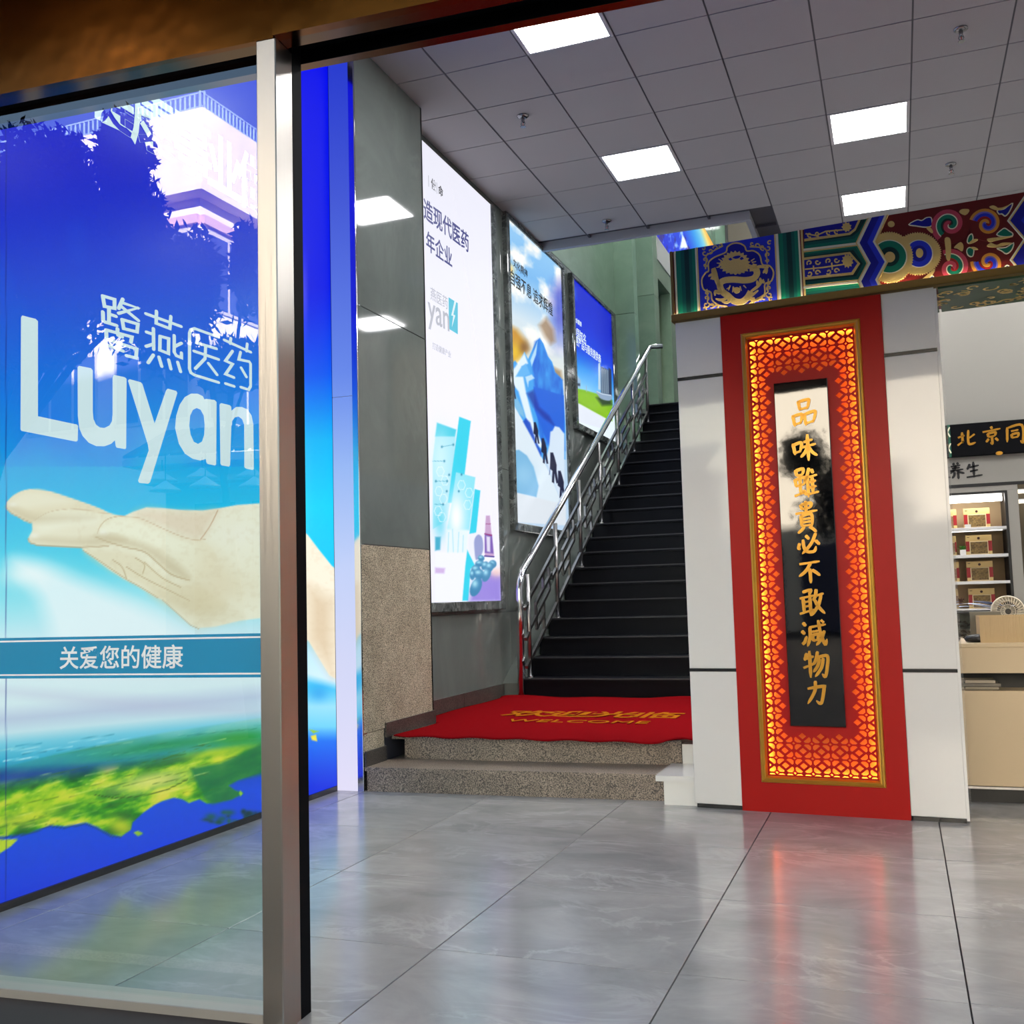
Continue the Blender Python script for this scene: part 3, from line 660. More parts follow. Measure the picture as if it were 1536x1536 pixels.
for cx_, cy_ in c2([(48, 1062), (142, 1200), (446, 1186)]): P.blob(cx_ + 3, cy_ - 3, 7, 4, (252, 244, 232), .7)
nn = fbm(x / 7, y / 5, 3, 9); am = P.mask(palm, 2); P.blend(am * np.clip((nn - .55) * .8, 0, .12), (206, 184, 146))
# earth from above: haze, sea, land
g = y + (x - 200) * .09 - np.where(x > 430, 30, 0)
haze = P.ramp(g, [(985, (230, 244, 250)), (1040, (224, 240, 246)), (1062, (196, 208, 232)), (1082, (206, 232, 242)), (1100, (120, 206, 230)), (1122, (58, 178, 214)), (1140, (26, 140, 176)), (1160, (20, 128, 110)), (1400, (20, 110, 90))])
P.blend(np.clip((g - 990) / 30, 0, 1) * (x < 440), haze)
P.poly([(-60, 1030), (200, 1068), (420, 1076), (420, 1062), (200, 1046)], (198, 198, 226), 10, .5)
for q in range(34):
    xx = random.uniform(-40, 400); yy = 1118 - (xx - 200) * .09 + random.uniform(-20, 26); ln = random.uniform(20, 80)
    P.line([(xx, yy), (xx + ln, yy - ln * .12)], random.uniform(.8, 2.2), random.choice([(200, 240, 246), (30, 150, 190), (150, 225, 235), (20, 120, 150)]), .5, 1.2)
c3 = lambda pts: [(a / 2.4155, 900 + b / 2.4155) for a, b in pts]
ln_ = (x * .0 + fbm(x / 34 + y / 60, y / 16 + x / 90, 5, 21))
land = c3([(-160, 640), (0, 610), (200, 560), (400, 520), (600, 480), (800, 450), (960, 425), (1000, 600), (950, 622), (900, 640), (862, 652), (826, 672), (850, 690), (880, 700), (840, 722), (780, 735), (750, 738), (722, 722), (685, 736), (660, 722), (630, 716), (590, 728), (560, 742), (520, 770), (480, 806), (474, 832), (440, 856), (400, 850), (352, 822), (312, 806), (236, 820), (180, 816), (100, 846), (0, 858), (-160, 880)])
sea = np.clip((y - (1262 - x * .22)) / 10, 0, 1)
P.blend(np.clip((y - (1150 - x * .06)) / 14, 0, 1) * (x < 440), P.ramp(y + x * .2, [(1180, (0, 60, 170)), (1260, (0, 74, 226)), (1330, (0, 60, 226)), (1420, (0, 30, 208))]))
a = P.mask(land, 1.4); top = np.clip((y - (1156 - x * .16 + 14)) / 26, 0, 1)
grn = P.ramp(ln_, [(.25, (16, 96, 30)), (.42, (48, 146, 24)), (.52, (120, 186, 24)), (.6, (176, 208, 40)), (.75, (226, 214, 70))])
P.blend(a * np.clip(top * 1.2 + .12, 0, 1), grn)
for (bx, by, rx, ry, cl, al, ro) in ((230, 1172, 64, 15, (242, 230, 120), .9, -.18), (60, 1205, 60, 18, (186, 212, 30), .6, -.1), (330, 1128, 60, 7, (206, 218, 30), .75, -.15), (330, 1150, 9, 11, (222, 226, 40), .9, 0), (182, 1240, 22, 14, (222, 216, 40), .8, .3), (280, 1190, 8, 6, (230, 220, 50), .9, 0), (30, 1230, 50, 12, (236, 220, 60), .6, -.2), (120, 1120, 90, 10, (30, 120, 60), .5, -.12), (250, 1118, 110, 10, (20, 132, 40), .6, -.14), (360, 1108, 50, 12, (40, 150, 20), .7, -.1)):
    P.blend(a * np.exp(-(((x - bx) * math.cos(ro) + (y - by) * math.sin(ro)) / rx) ** 2 - ((-(x - bx) * math.sin(ro) + (y - by) * math.cos(ro)) / ry) ** 2) * al, cl)
P.poly(c3([(690, 610), (800, 590), (950, 520), (960, 630), (860, 655), (826, 672), (850, 690), (880, 700), (840, 722), (770, 740), (740, 720)]), (16, 116, 70), 3, .8)
for q in range(60):
    xx = random.uniform(-30, 300); yy = 1235 - xx * .2 + random.uniform(-60, 18); l2 = random.uniform(14, 60)
    P.line([(xx, yy), (xx + l2 * .5, yy - l2 * .1 + random.uniform(-3, 3)), (xx + l2, yy - l2 * .24)], 1.1, random.choice([(70, 110, 16), (40, 90, 20), (236, 232, 130)]), .45, 1.0)
P.line(c3([(340, 705), (420, 718), (500, 712), (600, 690), (680, 650)]), 1.6, (50, 80, 20), .7)
P.poly(c3([(-40, 918), (0, 918), (40, 892), (66, 866), (0, 868), (-60, 880)]), (190, 210, 40), 1.2)
P.poly(c3([(482, 842), (500, 836), (520, 846), (500, 856)]), (150, 190, 40), 1); P.poly(c3([(870, 690), (880, 700), (872, 712), (866, 700)]), (150, 200, 40), 1)
P.line(c3([(0, 862), (100, 850), (180, 820), (230, 826), (312, 812), (352, 828), (400, 856), (440, 860)]), 2.2, (14, 60, 90), .6)
for q in range(26):                                   # thicket at the lower right
    P.blob(random.uniform(310, 396), random.uniform(1216, 1234), random.uniform(3, 8), random.uniform(2, 5), random.choice([(16, 70, 40), (20, 96, 50), (10, 50, 60)]), .8)
# the strip to the right of the post: wrist, surf, dark sea
s_ = (x > 436)
P.blend(s_ * np.clip((y - 1010 - (x - 463) * .3) / 14, 0, 1), P.ramp(y, [(1000, (150, 215, 245)), (1030, (60, 190, 240)), (1060, (150, 220, 246)), (1090, (110, 206, 244)), (1112, (20, 110, 236)), (1180, (0, 44, 216))]))
P.blob(478, 1040, 14, 12, (40, 150, 230), .6); P.poly([(466, 1104), (474, 1102), (476, 1112), (468, 1110)], (236, 220, 60), 1); P.poly([(464, 1094), (478, 1097), (470, 1100)], (150, 200, 40), 1)
P.line([(9, 100), (9, 1400)], 1.4, (0, 20, 120), .55)
P.build('print', M['print'], lb, .0)
MB().fbox(LEFT, 2.64, 5.58, .0, .03, -.03, .012).build('base_trim', M['black_gloss'], lb)
MB().fbox(LEFT, 2.64, 5.58, 4.62, CZ - .002, -.03, .012).build('top_trim', M['black_gloss'], lb)
MB().fbox(LEFT, 2.64, 5.598, .03, 4.62, -.03, -.003).build('box_body', M['white'], lb)
for b0, b1 in ((0, 2.42), (2.424, CZ - .004)):                # end of the box facing the door; glow and blue-to-white fade painted in
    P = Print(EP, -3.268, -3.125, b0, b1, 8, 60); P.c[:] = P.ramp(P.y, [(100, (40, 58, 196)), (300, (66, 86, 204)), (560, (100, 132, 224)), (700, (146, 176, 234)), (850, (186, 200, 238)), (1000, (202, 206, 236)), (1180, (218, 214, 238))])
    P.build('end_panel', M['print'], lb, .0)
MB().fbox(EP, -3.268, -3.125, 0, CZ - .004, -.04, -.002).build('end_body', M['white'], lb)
def px_poly(fr, pts, n=0): 
    q = smooth(pts, n) if n else pts
    return fr.reads(q)
def c8(pts): return [(140 + a / 4.8, 420 + b / 4.8) for a, b in pts]
GL = {'L': [[(92, 225), (97, 217), (155, 232), (165, 242), (165, 663), (338, 700), (343, 706), (341, 770), (335, 775), (95, 728), (90, 722)]],
      'u': [[(343, 446), (348, 440), (400, 450), (408, 460), (408, 640), (411, 675), (422, 700), (440, 713), (462, 715), (484, 704), (495, 685), (498, 655), (498, 490), (503, 480), (550, 490), (558, 498), (556, 803), (552, 808), (516, 802), (512, 796), (508, 768), (488, 786), (460, 796), (425, 795), (392, 780), (365, 750), (350, 715), (344, 660)]],
      'y': [[(566, 505), (572, 499), (620, 512), (628, 520), (683, 698), (735, 548), (742, 541), (778, 551), (783, 560), (662, 955), (654, 962), (616, 958), (611, 948), (658, 815), (655, 790)]],
      'a': [[(775, 715), (780, 660), (795, 612), (818, 578), (845, 563), (872, 563), (896, 574), (904, 590), (910, 586), (948, 591), (957, 600), (955, 876), (950, 881), (918, 874), (914, 868), (911, 852), (885, 859), (852, 851), (818, 828), (792, 785)], [(836, 705), (840, 660), (852, 635), (870, 626), (888, 634), (902, 660), (906, 700), (904, 745), (894, 775), (876, 786), (856, 776), (842, 745)]],
      'n': [[(972, 611), (978, 605), (1016, 614), (1022, 622), (1023, 640), (1045, 622), (1070, 622), (1095, 634), (1112, 660), (1120, 700), (1122, 896), (1117, 901), (1087, 894), (1082, 888), (1081, 700), (1072, 676), (1056, 664), (1038, 668), (1026, 684), (1022, 710), (1017, 878), (1012, 886), (980, 880), (976, 873)]]}
lt = [fill2d([LEFT.reads(c2(o)) for o in GL[g_]], LEFT, .001, .004, 'logo_letter') for g_ in 'Luyan']
link('logo_lettering', merge_meshes(lt, 'logo_lettering'), M['letter_white'], lb)
ST = [  # rounded single-weight characters above the wordmark
    [(65, 115), (150, 140), (150, 205), (78, 190), (65, 115)], [(110, 205), (110, 300)], [(112, 245), (160, 262)], [(66, 230), (68, 290), (80, 302), (165, 328)],
    [(210, 138), (180, 205)], [(200, 162), (318, 202), (180, 240)], [(195, 188), (322, 292)], [(205, 285), (318, 318), (312, 374), (216, 350), (205, 285)],
    [(172, 352), (170, 385)], [(90, 360), (275, 410), (268, 448)], [(90, 360), (92, 418), (105, 430), (310, 497), (304, 562), (236, 545)], [(175, 398), (205, 410)], [(66, 458), (212, 512)],
    [(376, 243), (630, 335)], [(452, 225), (450, 312), (548, 350), (556, 262)], [(478, 405), (476, 505), (538, 530), (540, 422), (478, 405)], [(430, 350), (432, 500)], [(380, 375), (430, 392)], [(378, 478), (430, 462)],
    [(580, 400), (580, 520), (596, 545), (632, 560), (632, 525)], [(582, 480), (632, 455)], [(430, 540), (392, 596)], [(470, 555), (490, 622)], [(540, 575), (556, 640)], [(605, 592), (626, 660)],
    [(900, 412), (728, 350), (700, 358), (690, 384), (690, 640), (700, 668), (725, 684), (900, 738)], [(748, 418), (742, 452), (884, 495)], [(722, 512), (900, 572)], [(806, 480), (802, 566), (732, 638)], [(826, 600), (888, 682)],
    [(940, 432), (1132, 520)], [(988, 420), (982, 458)], [(1106, 460), (1100, 512)], [(1000, 512), (950, 582), (1000, 605), (950, 678), (1010, 702)], [(950, 746), (1012, 766)], [(1058, 520), (1045, 572), (1120, 588), (1130, 604), (1130, 765), (1116, 790), (1060, 772)], [(1062, 632), (1100, 698)]]
KU, KV = 217.0, 357.0; LP = Frame(LEFT.o, LEFT.ex / KU, LEFT.ey / KV, LEFT.en)   # the wordmark is drawn wide: thinner up-strokes than cross-strokes
mb = MB()
for q in ST:
    pts = np.array(LEFT.reads(c8(q))) * [KU, KV]; w_ = 5.0
    mb.ribbon(pts, [w_] * len(pts), LP, .001, .003)
    for e in (pts[0], pts[-1]): mb.slab([(e[0] + w_ / 2 * math.cos(t), e[1] + w_ / 2 * math.sin(t)) for t in np.linspace(0, 2 * math.pi, 12, endpoint=False)], LP, .001, .0028)
    for e in pts[1:-1]: mb.slab([(e[0] + w_ / 2 * math.cos(t), e[1] + w_ / 2 * math.sin(t)) for t in np.linspace(0, 2 * math.pi, 10, endpoint=False)], LP, .001, .0029)
mb.build('company_lettering', M['letter_white'], lb)
sl_ = [text_mesh(ch, LEFT, u, v, .34, .003, bold=.02, name='slogan', sx=.92) for ch, u, v in (('健', 3.66, 3.50), ('康', 3.93, 3.49), ('事', 4.235, 3.49), ('业', 4.50, 3.49), ('做', 4.77, 3.49))]
link('slogan_lettering', merge_meshes(sl_, 'slogan_lettering'), M['letter_white'], lb)

# ---- posters on the left wall
def poster(name, label, u0, u1, v0, v1, nu, nv, base, fw=.075, top=True):
    t = thing(name, label, 'poster', (WX, (u0 + u1) / 2, v0), 'lit posters on the left wall')
    MB().fbox(LEFT, u0, u1, v0, v1, .002, .03).build('light_panel', M['white'], t)
    for a0, a1, b0, b1 in ((u0 - fw, u0, v0 - fw, v1), (u1, u1 + fw, v0 - fw, v1), (u0, u1, v0 - fw, v0)) + (((u0 - fw, u1 + fw, v1, v1 + fw * .6),) if top else ()):
        MB().fbox(LEFT, a0, a1, b0, b1, .0, .05, .006).build('frame_bar', M['frame_marble'], t)
    return t, Print(LEFT, u0, u1, v0, v1, nu, nv, base)
def cn(txt, u0, u1, v, m, t, w=.034, bold=.012, k=1.0, name='lettering', h=None):
    size = (u1 - u0) / max(1, len(txt)) if h is None else h
    me = text_mesh(txt, LEFT, (u0 + u1) / 2, v, size * k, w, bold=bold, depth=.0006)
    return link(name, me, M[m], t)
# 1: white poster with bottle and capsules
t1, P = poster('wall_poster', 'tall white lit poster with teal bars, capsules and a bottle, beside the pillar', 6.66, 8.36, 1.12, 4.66, 130, 560, (234, 236, 246), top=False)
x, y = P.x, P.y
P.c[:] = P.ramp(y, [(200, (226, 226, 238)), (420, (234, 234, 246)), (600, (240, 238, 250)), (900, (236, 236, 248))])
c7 = lambda pts: [(630 + a / 4.389, 580 + b / 4.389) for a, b in pts]
TE = (52, 206, 232)
P.poly(c7([(88, 240), (215, 285), (175, 760), (155, 880), (60, 940), (60, 480)]), (168, 226, 240), .8); P.poly(c7([(88, 240), (215, 285), (205, 330), (76, 330)]), (70, 202, 226), 1.2)
P.blob(*c7([(110, 480)])[0], 14, 40, (206, 240, 248), .8); P.blob(*c7([(110, 900)])[0], 10, 24, (80, 206, 230), .7)
P.poly(c7([(235, 200), (312, 228), (270, 585), (215, 570), (190, 768), (160, 765), (205, 420)]), TE, .7)
P.poly(c7([(215, 565), (342, 598), (330, 700), (300, 950), (150, 960), (185, 765)]), (140, 224, 240), .8); P.blob(*c7([(215, 860)])[0], 14, 40, (250, 246, 255), .95)
P.poly(c7([(338, 675), (375, 685), (346, 970), (302, 970)]), TE, .7)
for hx, hy in ((110, 560), (140, 620), (100, 690), (130, 740), (250, 650), (300, 700), (290, 780), (95, 820), (120, 860)):
    r = 26; q = [(hx + r * math.cos(math.pi / 3 * i), hy + r * 1.3 * math.sin(math.pi / 3 * i)) for i in range(7)]; P.line(c7(q), .9, (236, 250, 255), .8)
for hx, hy in ((120, 398), (196, 384), (136, 492), (80, 624), (155, 624), (168, 582), (152, 690), (128, 776), (232, 690), (250, 580)): P.blob(*c7([(hx, hy)])[0], 1.3, 1.7, (20, 110, 150), .9)
for q in ([(120, 398), (196, 384)], [(80, 624), (155, 624)], [(60, 492), (136, 492)], [(70, 776), (128, 776)]): P.line(c7(q), .8, (60, 160, 190), .8)
P.poly(c7([(150, 940), (295, 945), (280, 1100), (150, 1110)]), (226, 240, 248), 2); P.poly(c7([(75, 990), (112, 990), (108, 1075), (75, 1080)]), (70, 170, 200), 1.4)
for q in ([(165, 960), (160, 1100)], [(190, 940), (196, 1090)], [(232, 960), (225, 1100)], [(262, 980), (258, 1090)]): P.line(c7(q), 1.2, (150, 216, 232), .7)
P.poly(c7([(75, 1090), (290, 1095), (260, 1420), (75, 1420)]), (238, 240, 250), 1.5); P.poly(c7([(75, 1192), (140, 1196), (135, 1230), (75, 1228)]), (206, 180, 226), 1.6)
P.poly(c7([(288, 1075), (340, 1180), (310, 1200), (295, 1410), (255, 1410), (275, 1180)]), TE, .8)
P.poly(c7([(440, 1225), (520, 1240), (520, 1420), (300, 1420), (330, 1290)]), (140, 120, 214), 5, .9); P.blob(*c7([(480, 1225)])[0], 10, 8, (240, 200, 190), .7)
P.poly(smooth(c7([(300, 985), (330, 965), (370, 965), (392, 1010), (395, 1080), (370, 1130), (345, 1150), (320, 1120), (300, 1090)]), 4), (232, 234, 244), .9); P.poly(smooth(c7([(335, 1010), (360, 975), (388, 1000), (392, 1080), (368, 1125), (345, 1140), (336, 1080)]), 4), (150, 158, 206), .9)
P.poly(c7([(412, 850), (438, 850), (446, 940), (465, 1100), (465, 1122), (404, 1118), (404, 1000), (408, 900)]), (196, 160, 200), .8); P.poly(c7([(404, 965), (452, 975), (462, 1100), (404, 1095)]), (120, 90, 176), .9); P.poly(c7([(414, 985), (440, 990), (440, 1090), (418, 1085)]), (220, 214, 236), 1.2); P.line(c7([(404, 970), (450, 980)]), 1.6, (160, 40, 100), .9); P.line(c7([(404, 1115), (464, 1120)]), 2.2, (60, 40, 140), .9)
P.line(c7([(412, 905), (442, 905)]), 1.2, (150, 60, 120), .8)
for (cx_, cy_, rx, ry, ro) in ((380, 1130, 5, 4.5, .3), (370, 1165, 7, 5, -.2), (405, 1180, 5, 7, .5), (455, 1170, 6, 6.5, .7), (435, 1190, 6, 8, .5), (345, 1205, 7, 7, 0), (365, 1235, 8, 8, .4), (415, 1240, 6, 11, .4), (322, 1240, 4, 8, 0), (345, 1320, 8, 15, .4)):
    X_, Y_ = c7([(cx_, cy_)])[0]; e = [(X_ + rx * math.cos(t) * math.cos(ro) - ry * math.sin(t) * math.sin(ro), Y_ + rx * math.cos(t) * math.sin(ro) + ry * math.sin(t) * math.cos(ro)) for t in np.linspace(0, 2 * math.pi, 16, endpoint=False)]
    P.poly(e, (60, 130, 176), .9); P.blob(X_ - rx * .2, Y_ - ry * .35, rx * .6, ry * .4, (170, 224, 240), .9)
P.build('print', M['print'], t1, .031)
cn('造现代医药', 6.935, 7.83, 4.125, 'letter_navy', t1, bold=.014, k=1.0); cn('年企业', 6.97, 7.47, 3.885, 'letter_navy', t1, bold=.014)
cn('使', 7.09, 7.18, 4.378, 'letter_black', t1, k=1.0); cn('命', 7.225, 7.315, 4.378, 'letter_black', t1)
for q in (7.045, 7.198): MB().fbox(LEFT, q, q + .007, 4.33, 4.42, .0312, .033).build('divider', M['letter_grey'], t1)
cn('燕医药', 7.03, 7.36, 3.485, 'letter_grey', t1, bold=0); cn('yan', 6.99, 7.37, 3.30, 'letter_grey', t1, h=.30, bold=.008)
cn('打造健康产业', 7.05, 7.40, 3.08, 'letter_grey', t1, bold=-.004)
q = LEFT.reads([(667.5, 447), (681, 455.5), (681, 502), (668, 494)])
sqr = MB().slab(q, LEFT, .0312, .034).build('logo_square', M['letter_teal'], t1)
z_ = LEFT.reads([(676, 452), (671, 474), (674, 474.5), (672, 491), (677, 474), (674, 472.5), (678.5, 453.5)])
link('logo_bolt', fill2d([z_], LEFT, .034, .0355, 'logo_bolt'), M['letter_white'], sqr)
# 2: mountain poster
t2, P = poster('wall_poster', 'lit poster of climbers on a blue snowy mountain, middle of the three', 8.80, 10.42, 1.825, 4.68, 150, 540, (200, 225, 245), top=True)
x, y = P.x, P.y
c6 = lambda pts: [(740 + a / 4.518, 300 + b / 4.518) for a, b in pts]
c9 = lambda pts: [(740 + a / 5.909, 560 + b / 5.909) for a, b in pts]
P.c[:] = P.ramp(y - (x - 757) * .5, [(330, (150, 200, 238)), (400, (120, 180, 232)), (470, (206, 222, 232)), (540, (226, 226, 216)), (600, (180, 206, 230))])
cl = fbm(x / 22, (y - x * .6) / 26, 4, 5); P.blend(np.clip((cl - .45) * 4, 0, 1) * (y < 560), (244, 244, 240))
P.blend(np.clip((x - 815) / 18, 0, 1) * np.clip((540 - y) / 60, 0, 1) * np.clip((y - 410) / 30, 0, 1) * .8, (70, 80, 196))
P.poly(c6([(80, 850), (140, 880), (200, 960), (215, 1010), (150, 1080), (90, 1130)]), (196, 138, 40), 5, .95); P.blob(*c6([(120, 1030)])[0], 12, 14, (238, 200, 40), .8); P.blob(*c6([(190, 1000)])[0], 8, 10, (120, 84, 50), .8)
P.poly(c6([(290, 850), (340, 800), (390, 880), (400, 960), (370, 980), (330, 930)]), (150, 120, 90), 4, .8); P.poly(c6([(380, 1130), (440, 1160), (450, 1220), (400, 1190)]), (150, 120, 80), 3, .8)
P.blob(*c6([(90, 480)])[0], 6, 10, (240, 200, 90), .8)
BL = (66, 158, 232)
P.poly(c6([(90, 1130), (125, 1090), (150, 1120), (190, 1030), (215, 1080), (270, 960), (295, 938), (320, 975), (350, 1060), (380, 1100), (400, 1170), (450, 1220), (470, 1536), (470, 1760), (90, 1760)]), BL, .8)
P.blend((P.mask(c6([(260, 960), (295, 938), (350, 1060), (400, 1170), (450, 1220), (470, 1700), (300, 1650), (240, 1100)]), 2)) * np.clip(fbm(x / 8, y / 26, 3, 8) * 1.4 - .2, 0, 1), (20, 84, 206))
P.poly(c6([(230, 1090), (280, 960), (270, 1050), (240, 1130)]), (190, 226, 246), 1, .9); P.poly(c6([(90, 1180), (130, 1130), (190, 1040), (215, 1110), (170, 1130), (200, 1300), (260, 1536), (330, 1700), (250, 1650), (150, 1300), (110, 1250)]), (226, 238, 246), 1.4, .95)
P.poly(c6([(130, 1200), (165, 1140), (200, 1110), (230, 1180), (180, 1200)]), (96, 176, 236), 1.2)
P.poly(c6([(195, 1200), (240, 1185), (260, 1210), (220, 1230), (215, 1270)]), (214, 232, 244), 1.2, .8)
P.poly(c9([(120, 180), (150, 150), (240, 330), (250, 400), (160, 330)]), (120, 182, 222), 1.4)
P.poly(c9([(330, 120), (600, 200), (605, 520), (550, 560), (520, 520), (470, 640), (430, 560), (340, 330)]), (28, 96, 214), 1.2); P.poly(c9([(270, 180), (330, 150), (380, 300), (470, 380), (520, 470), (420, 400), (330, 300)]), (20, 40, 150), 2.5, .7)
P.poly(c9([(520, 470), (560, 480), (605, 540), (605, 1000), (560, 1100), (440, 760), (470, 640), (480, 520), (500, 510)]), (206, 222, 238), 1.2)
P.poly(c9([(120, 230), (240, 430), (330, 590), (400, 740), (470, 880), (560, 1100), (560, 1160), (120, 1080)]), (214, 228, 238), 1.0)
P.poly(c9([(236, 430), (262, 400), (300, 440), (350, 600), (400, 700), (396, 740), (330, 600)]), (24, 70, 190), 1.4, .9)
P.poly(c9([(130, 690), (200, 680), (270, 730), (330, 830), (375, 1000), (355, 1100), (135, 1050)]), (118, 178, 218), 1.2); P.blob(*c9([(240, 900)])[0], 16, 18, (150, 200, 230), .7)
P.poly(c9([(120, 1050), (360, 1105), (620, 1165), (620, 1350), (120, 1320)]), (214, 222, 230), 1.4)
def climber(cx_, cy_, h_, lean=0.0):
    b = [(-.10, -.5), (.06, -.5), (.12, -.36), (.2, -.1), (.16, .1), (.20, .5), (.08, .5), (.02, .2), (-.06, .5), (-.18, .46), (-.08, .1), (-.22, .02), (-.14, -.28)]
    P.poly([(cx_ + a * h_ * .55 + lean * bb * h_, cy_ + bb * h_) for a, bb in b], (16, 22, 56), .7)
for (cx_, cy_), h_ in zip(c9([(145, 140), (352, 530), (425, 690), (508, 840), (575, 990)]), (30, 32, 38, 46, 42)): climber(cx_, cy_, h_, .1)
P.line(c9([(150, 200), (140, 260)]), 1, (30, 40, 90), .7); P.line(c9([(480, 830), (470, 900)]), 1, (40, 60, 120), .8)
P.build('print', M['print'], t2, .031)
cn('自强不息 追求辉煌', 8.87, 10.03, 4.135, 'letter_black', t2, bold=.012, h=.155); cn('文|化|精|神', 8.86, 9.36, 4.29, 'letter_black', t2, h=.085)
# 3: blue poster
t3, P = poster('wall_poster', 'lit deep blue poster of towers on a green lawn, highest and farthest up the stairs', 10.86, 12.50, 3.06, 4.70, 110, 230, (10, 40, 210), top=True)
x, y = P.x, P.y
P.c[:] = P.ramp(y - (x - 858) * .55, [(400, (4, 22, 190)), (480, (4, 40, 210)), (520, (10, 70, 222)), (545, (40, 140, 232)), (575, (130, 200, 244)), (600, (226, 238, 246))])
P.blend(np.clip((x - 885) / 30, 0, 1) * np.clip((560 - y) / 60, 0, 1), (0, 24, 190))
P.poly(c6([(530, 1275), (600, 1290), (700, 1320), (790, 1360), (790, 1500), (740, 1480), (535, 1368)]), (120, 178, 20), 1.2); P.poly(c6([(535, 1290), (700, 1330), (780, 1440), (760, 1480), (535, 1360)]), (150, 200, 24), 4, .5)
P.poly(c6([(535, 1366), (650, 1430), (760, 1490), (760, 1560), (535, 1500)]), (222, 228, 240), 1)
P.poly(c6([(680, 1340), (775, 1330), (790, 1390), (720, 1395)]), (20, 40, 40), 2.5, .8)
P.poly(c6([(694, 1110), (708, 1100), (712, 1290), (694, 1285)]), (186, 206, 222), .8); P.poly(c6([(712, 1130), (780, 1160), (786, 1330), (712, 1310)]), (70, 90, 120), .8)
for k in range(5): P.line(c6([(720 + k * 13, 1145 + k * 4), (722 + k * 13, 1310)]), 1.0, (170, 190, 200), .8)
P.poly(c6([(765, 1140), (782, 1150), (786, 1330), (768, 1320)]), (30, 44, 80), .9); P.poly(smooth(c6([(682, 1295), (720, 1312), (780, 1322), (788, 1340), (770, 1362), (715, 1350), (688, 1320)]), 4), (140, 162, 190), .9); P.line(c6([(685, 1300), (720, 1316), (780, 1326)]), 1.2, (220, 230, 240), .8)
P.poly(c6([(532, 1190), (548, 1185), (575, 1225), (572, 1275), (535, 1270)]), (150, 180, 210), .9); P.poly(c6([(535, 1240), (570, 1246), (570, 1262), (535, 1258)]), (40, 60, 90), .8); P.line(c6([(612, 1262), (614, 1300)]), 1.2, (150, 170, 190), .8)
P.poly(c6([(515, 560), (540, 600), (545, 680), (520, 640)]), (90, 150, 236), 3, .5)
P.build('print', M['print'], t3, .031)
cn('中国知名', 10.87, 11.24, 4.095, 'letter_white', t3, bold=.008, h=.13); cn('健康产品与服务提供商', 10.86, 11.83, 4.0, 'letter_white', t3, bold=.008, h=.118); cn('企|业|愿|景', 10.87, 11.13, 4.235, 'letter_white', t3, h=.06)

# ---- upper floor lightbox above the fascia
t4 = thing('light_box', 'blue and orange lit panel above the fascia on the upper floor', 'light box', (HX, 17, zfas))
P = Print(Frame(UPF.at(0, 0, .0), UPF.ex, UPF.ey, UPF.en), 14.55, 20.4, zfas + .02, zfas + 1.6, 90, 60, (10, 60, 220)); x, y = P.x, P.y
q = (x - 1010) + (y - 360) * -.35; P.c[:] = P.ramp(q, [(-30, (20, 30, 200)), (20, (10, 70, 222)), (34, (40, 150, 230)), (44, (120, 200, 226)), (50, (240, 214, 120)), (58, (236, 150, 30)), (80, (190, 90, 30))])
P.blend(np.clip((fbm(x / 3, y / 9, 3, 4) - .55) * 5, 0, 1) * (q < 20), (150, 190, 250)); P.blend(np.clip((fbm(x / 4, y / 12, 2, 14) - .6) * 6, 0, 1) * (q < 20), (40, 20, 130))
P.poly([(1020, 372), (1024, 352), (1028, 360), (1032, 372)], (236, 246, 252), .8)
P.build('print', M['print'], t4, .0); MB().fbox(UPF, 14.55, 20.4, zfas + .02, zfas + 1.6, -.05, -.002).build('box_body', M['white'], t4)

# ---- stair railing
hr = thing('stair_railing', 'stainless steel stair railing with stepped bars along the black stairs', 'railing', (-3.03, SY, SB))
RX = lambda yy: -3.03 + .05 * (yy - SY) / 5.3
nz = lambda yy: SZ + (yy - SY) * RZ / RT                      # nosing line
RH = .865
yt = 13.55
pt = lambda yy, h: (RX(yy), yy, nz(yy) + h)
x0 = RX(SY); hy = SY + .02
recalc(MB().tube([(x0 - .06, hy, SB), (x0 - .06, hy, nz(hy) + RH - .12), (x0 - .058, hy + .015, nz(hy) + RH - .05), (x0 - .05, hy + .06, nz(hy + .06) + RH), pt(yt - .05, RH), (RX(yt) + .01, yt, nz(yt) + RH), (RX(yt) + .16, yt + .05, nz(yt) + RH)], .034, 14).build('handrail', M['chrome'], hr, True))
PY = [SY + .08 + k * 3 * RT for k in range(7)]
fl_ = MB().lathe((0, 0, 0), [(.034, 0), (.034, .008), (.024, .012)], 14).mesh('post_flange'); fl_.materials.append(M['chrome'])
for k, yy in enumerate(PY):
    zb_ = SB + RZ * (1 + 3 * k)
    p = recalc(MB().tube([(RX(yy), yy, zb_), (RX(yy), yy, nz(yy) + RH - .02)], .020, 12).build('post', M['steel_old'], hr, True))
    f = link('post_flange', fl_, None, p); f.location = (RX(yy), yy, zb_)
def bar(yy0, h0, yy1, h1, name='sloping_bar', r=.012):
    a, b = Vector(pt(yy0, h0)), Vector(pt(yy1, h1)); m = MB(); s = r
    d = (b - a).normalized(); u = Vector((1, 0, 0)); v = d.cross(u).normalized()
    vs = [q + u * (i * s) + v * (j * s * 1.3) for q in (a, b) for i, j in ((-1, -1), (1, -1), (1, 1), (-1, 1))]
    m.add(vs, [(3, 2, 1, 0), (4, 5, 6, 7)] + [(k_, (k_ + 1) % 4, 4 + (k_ + 1) % 4, 4 + k_) for k_ in range(4)])
    return recalc(m.build(name, M['steel_old'], hr))
bar(hy - .03, .60, PY[0], .60); bar(hy - .03, .34, PY[0], .34); bar(hy - .03, .10, PY[0], .10)
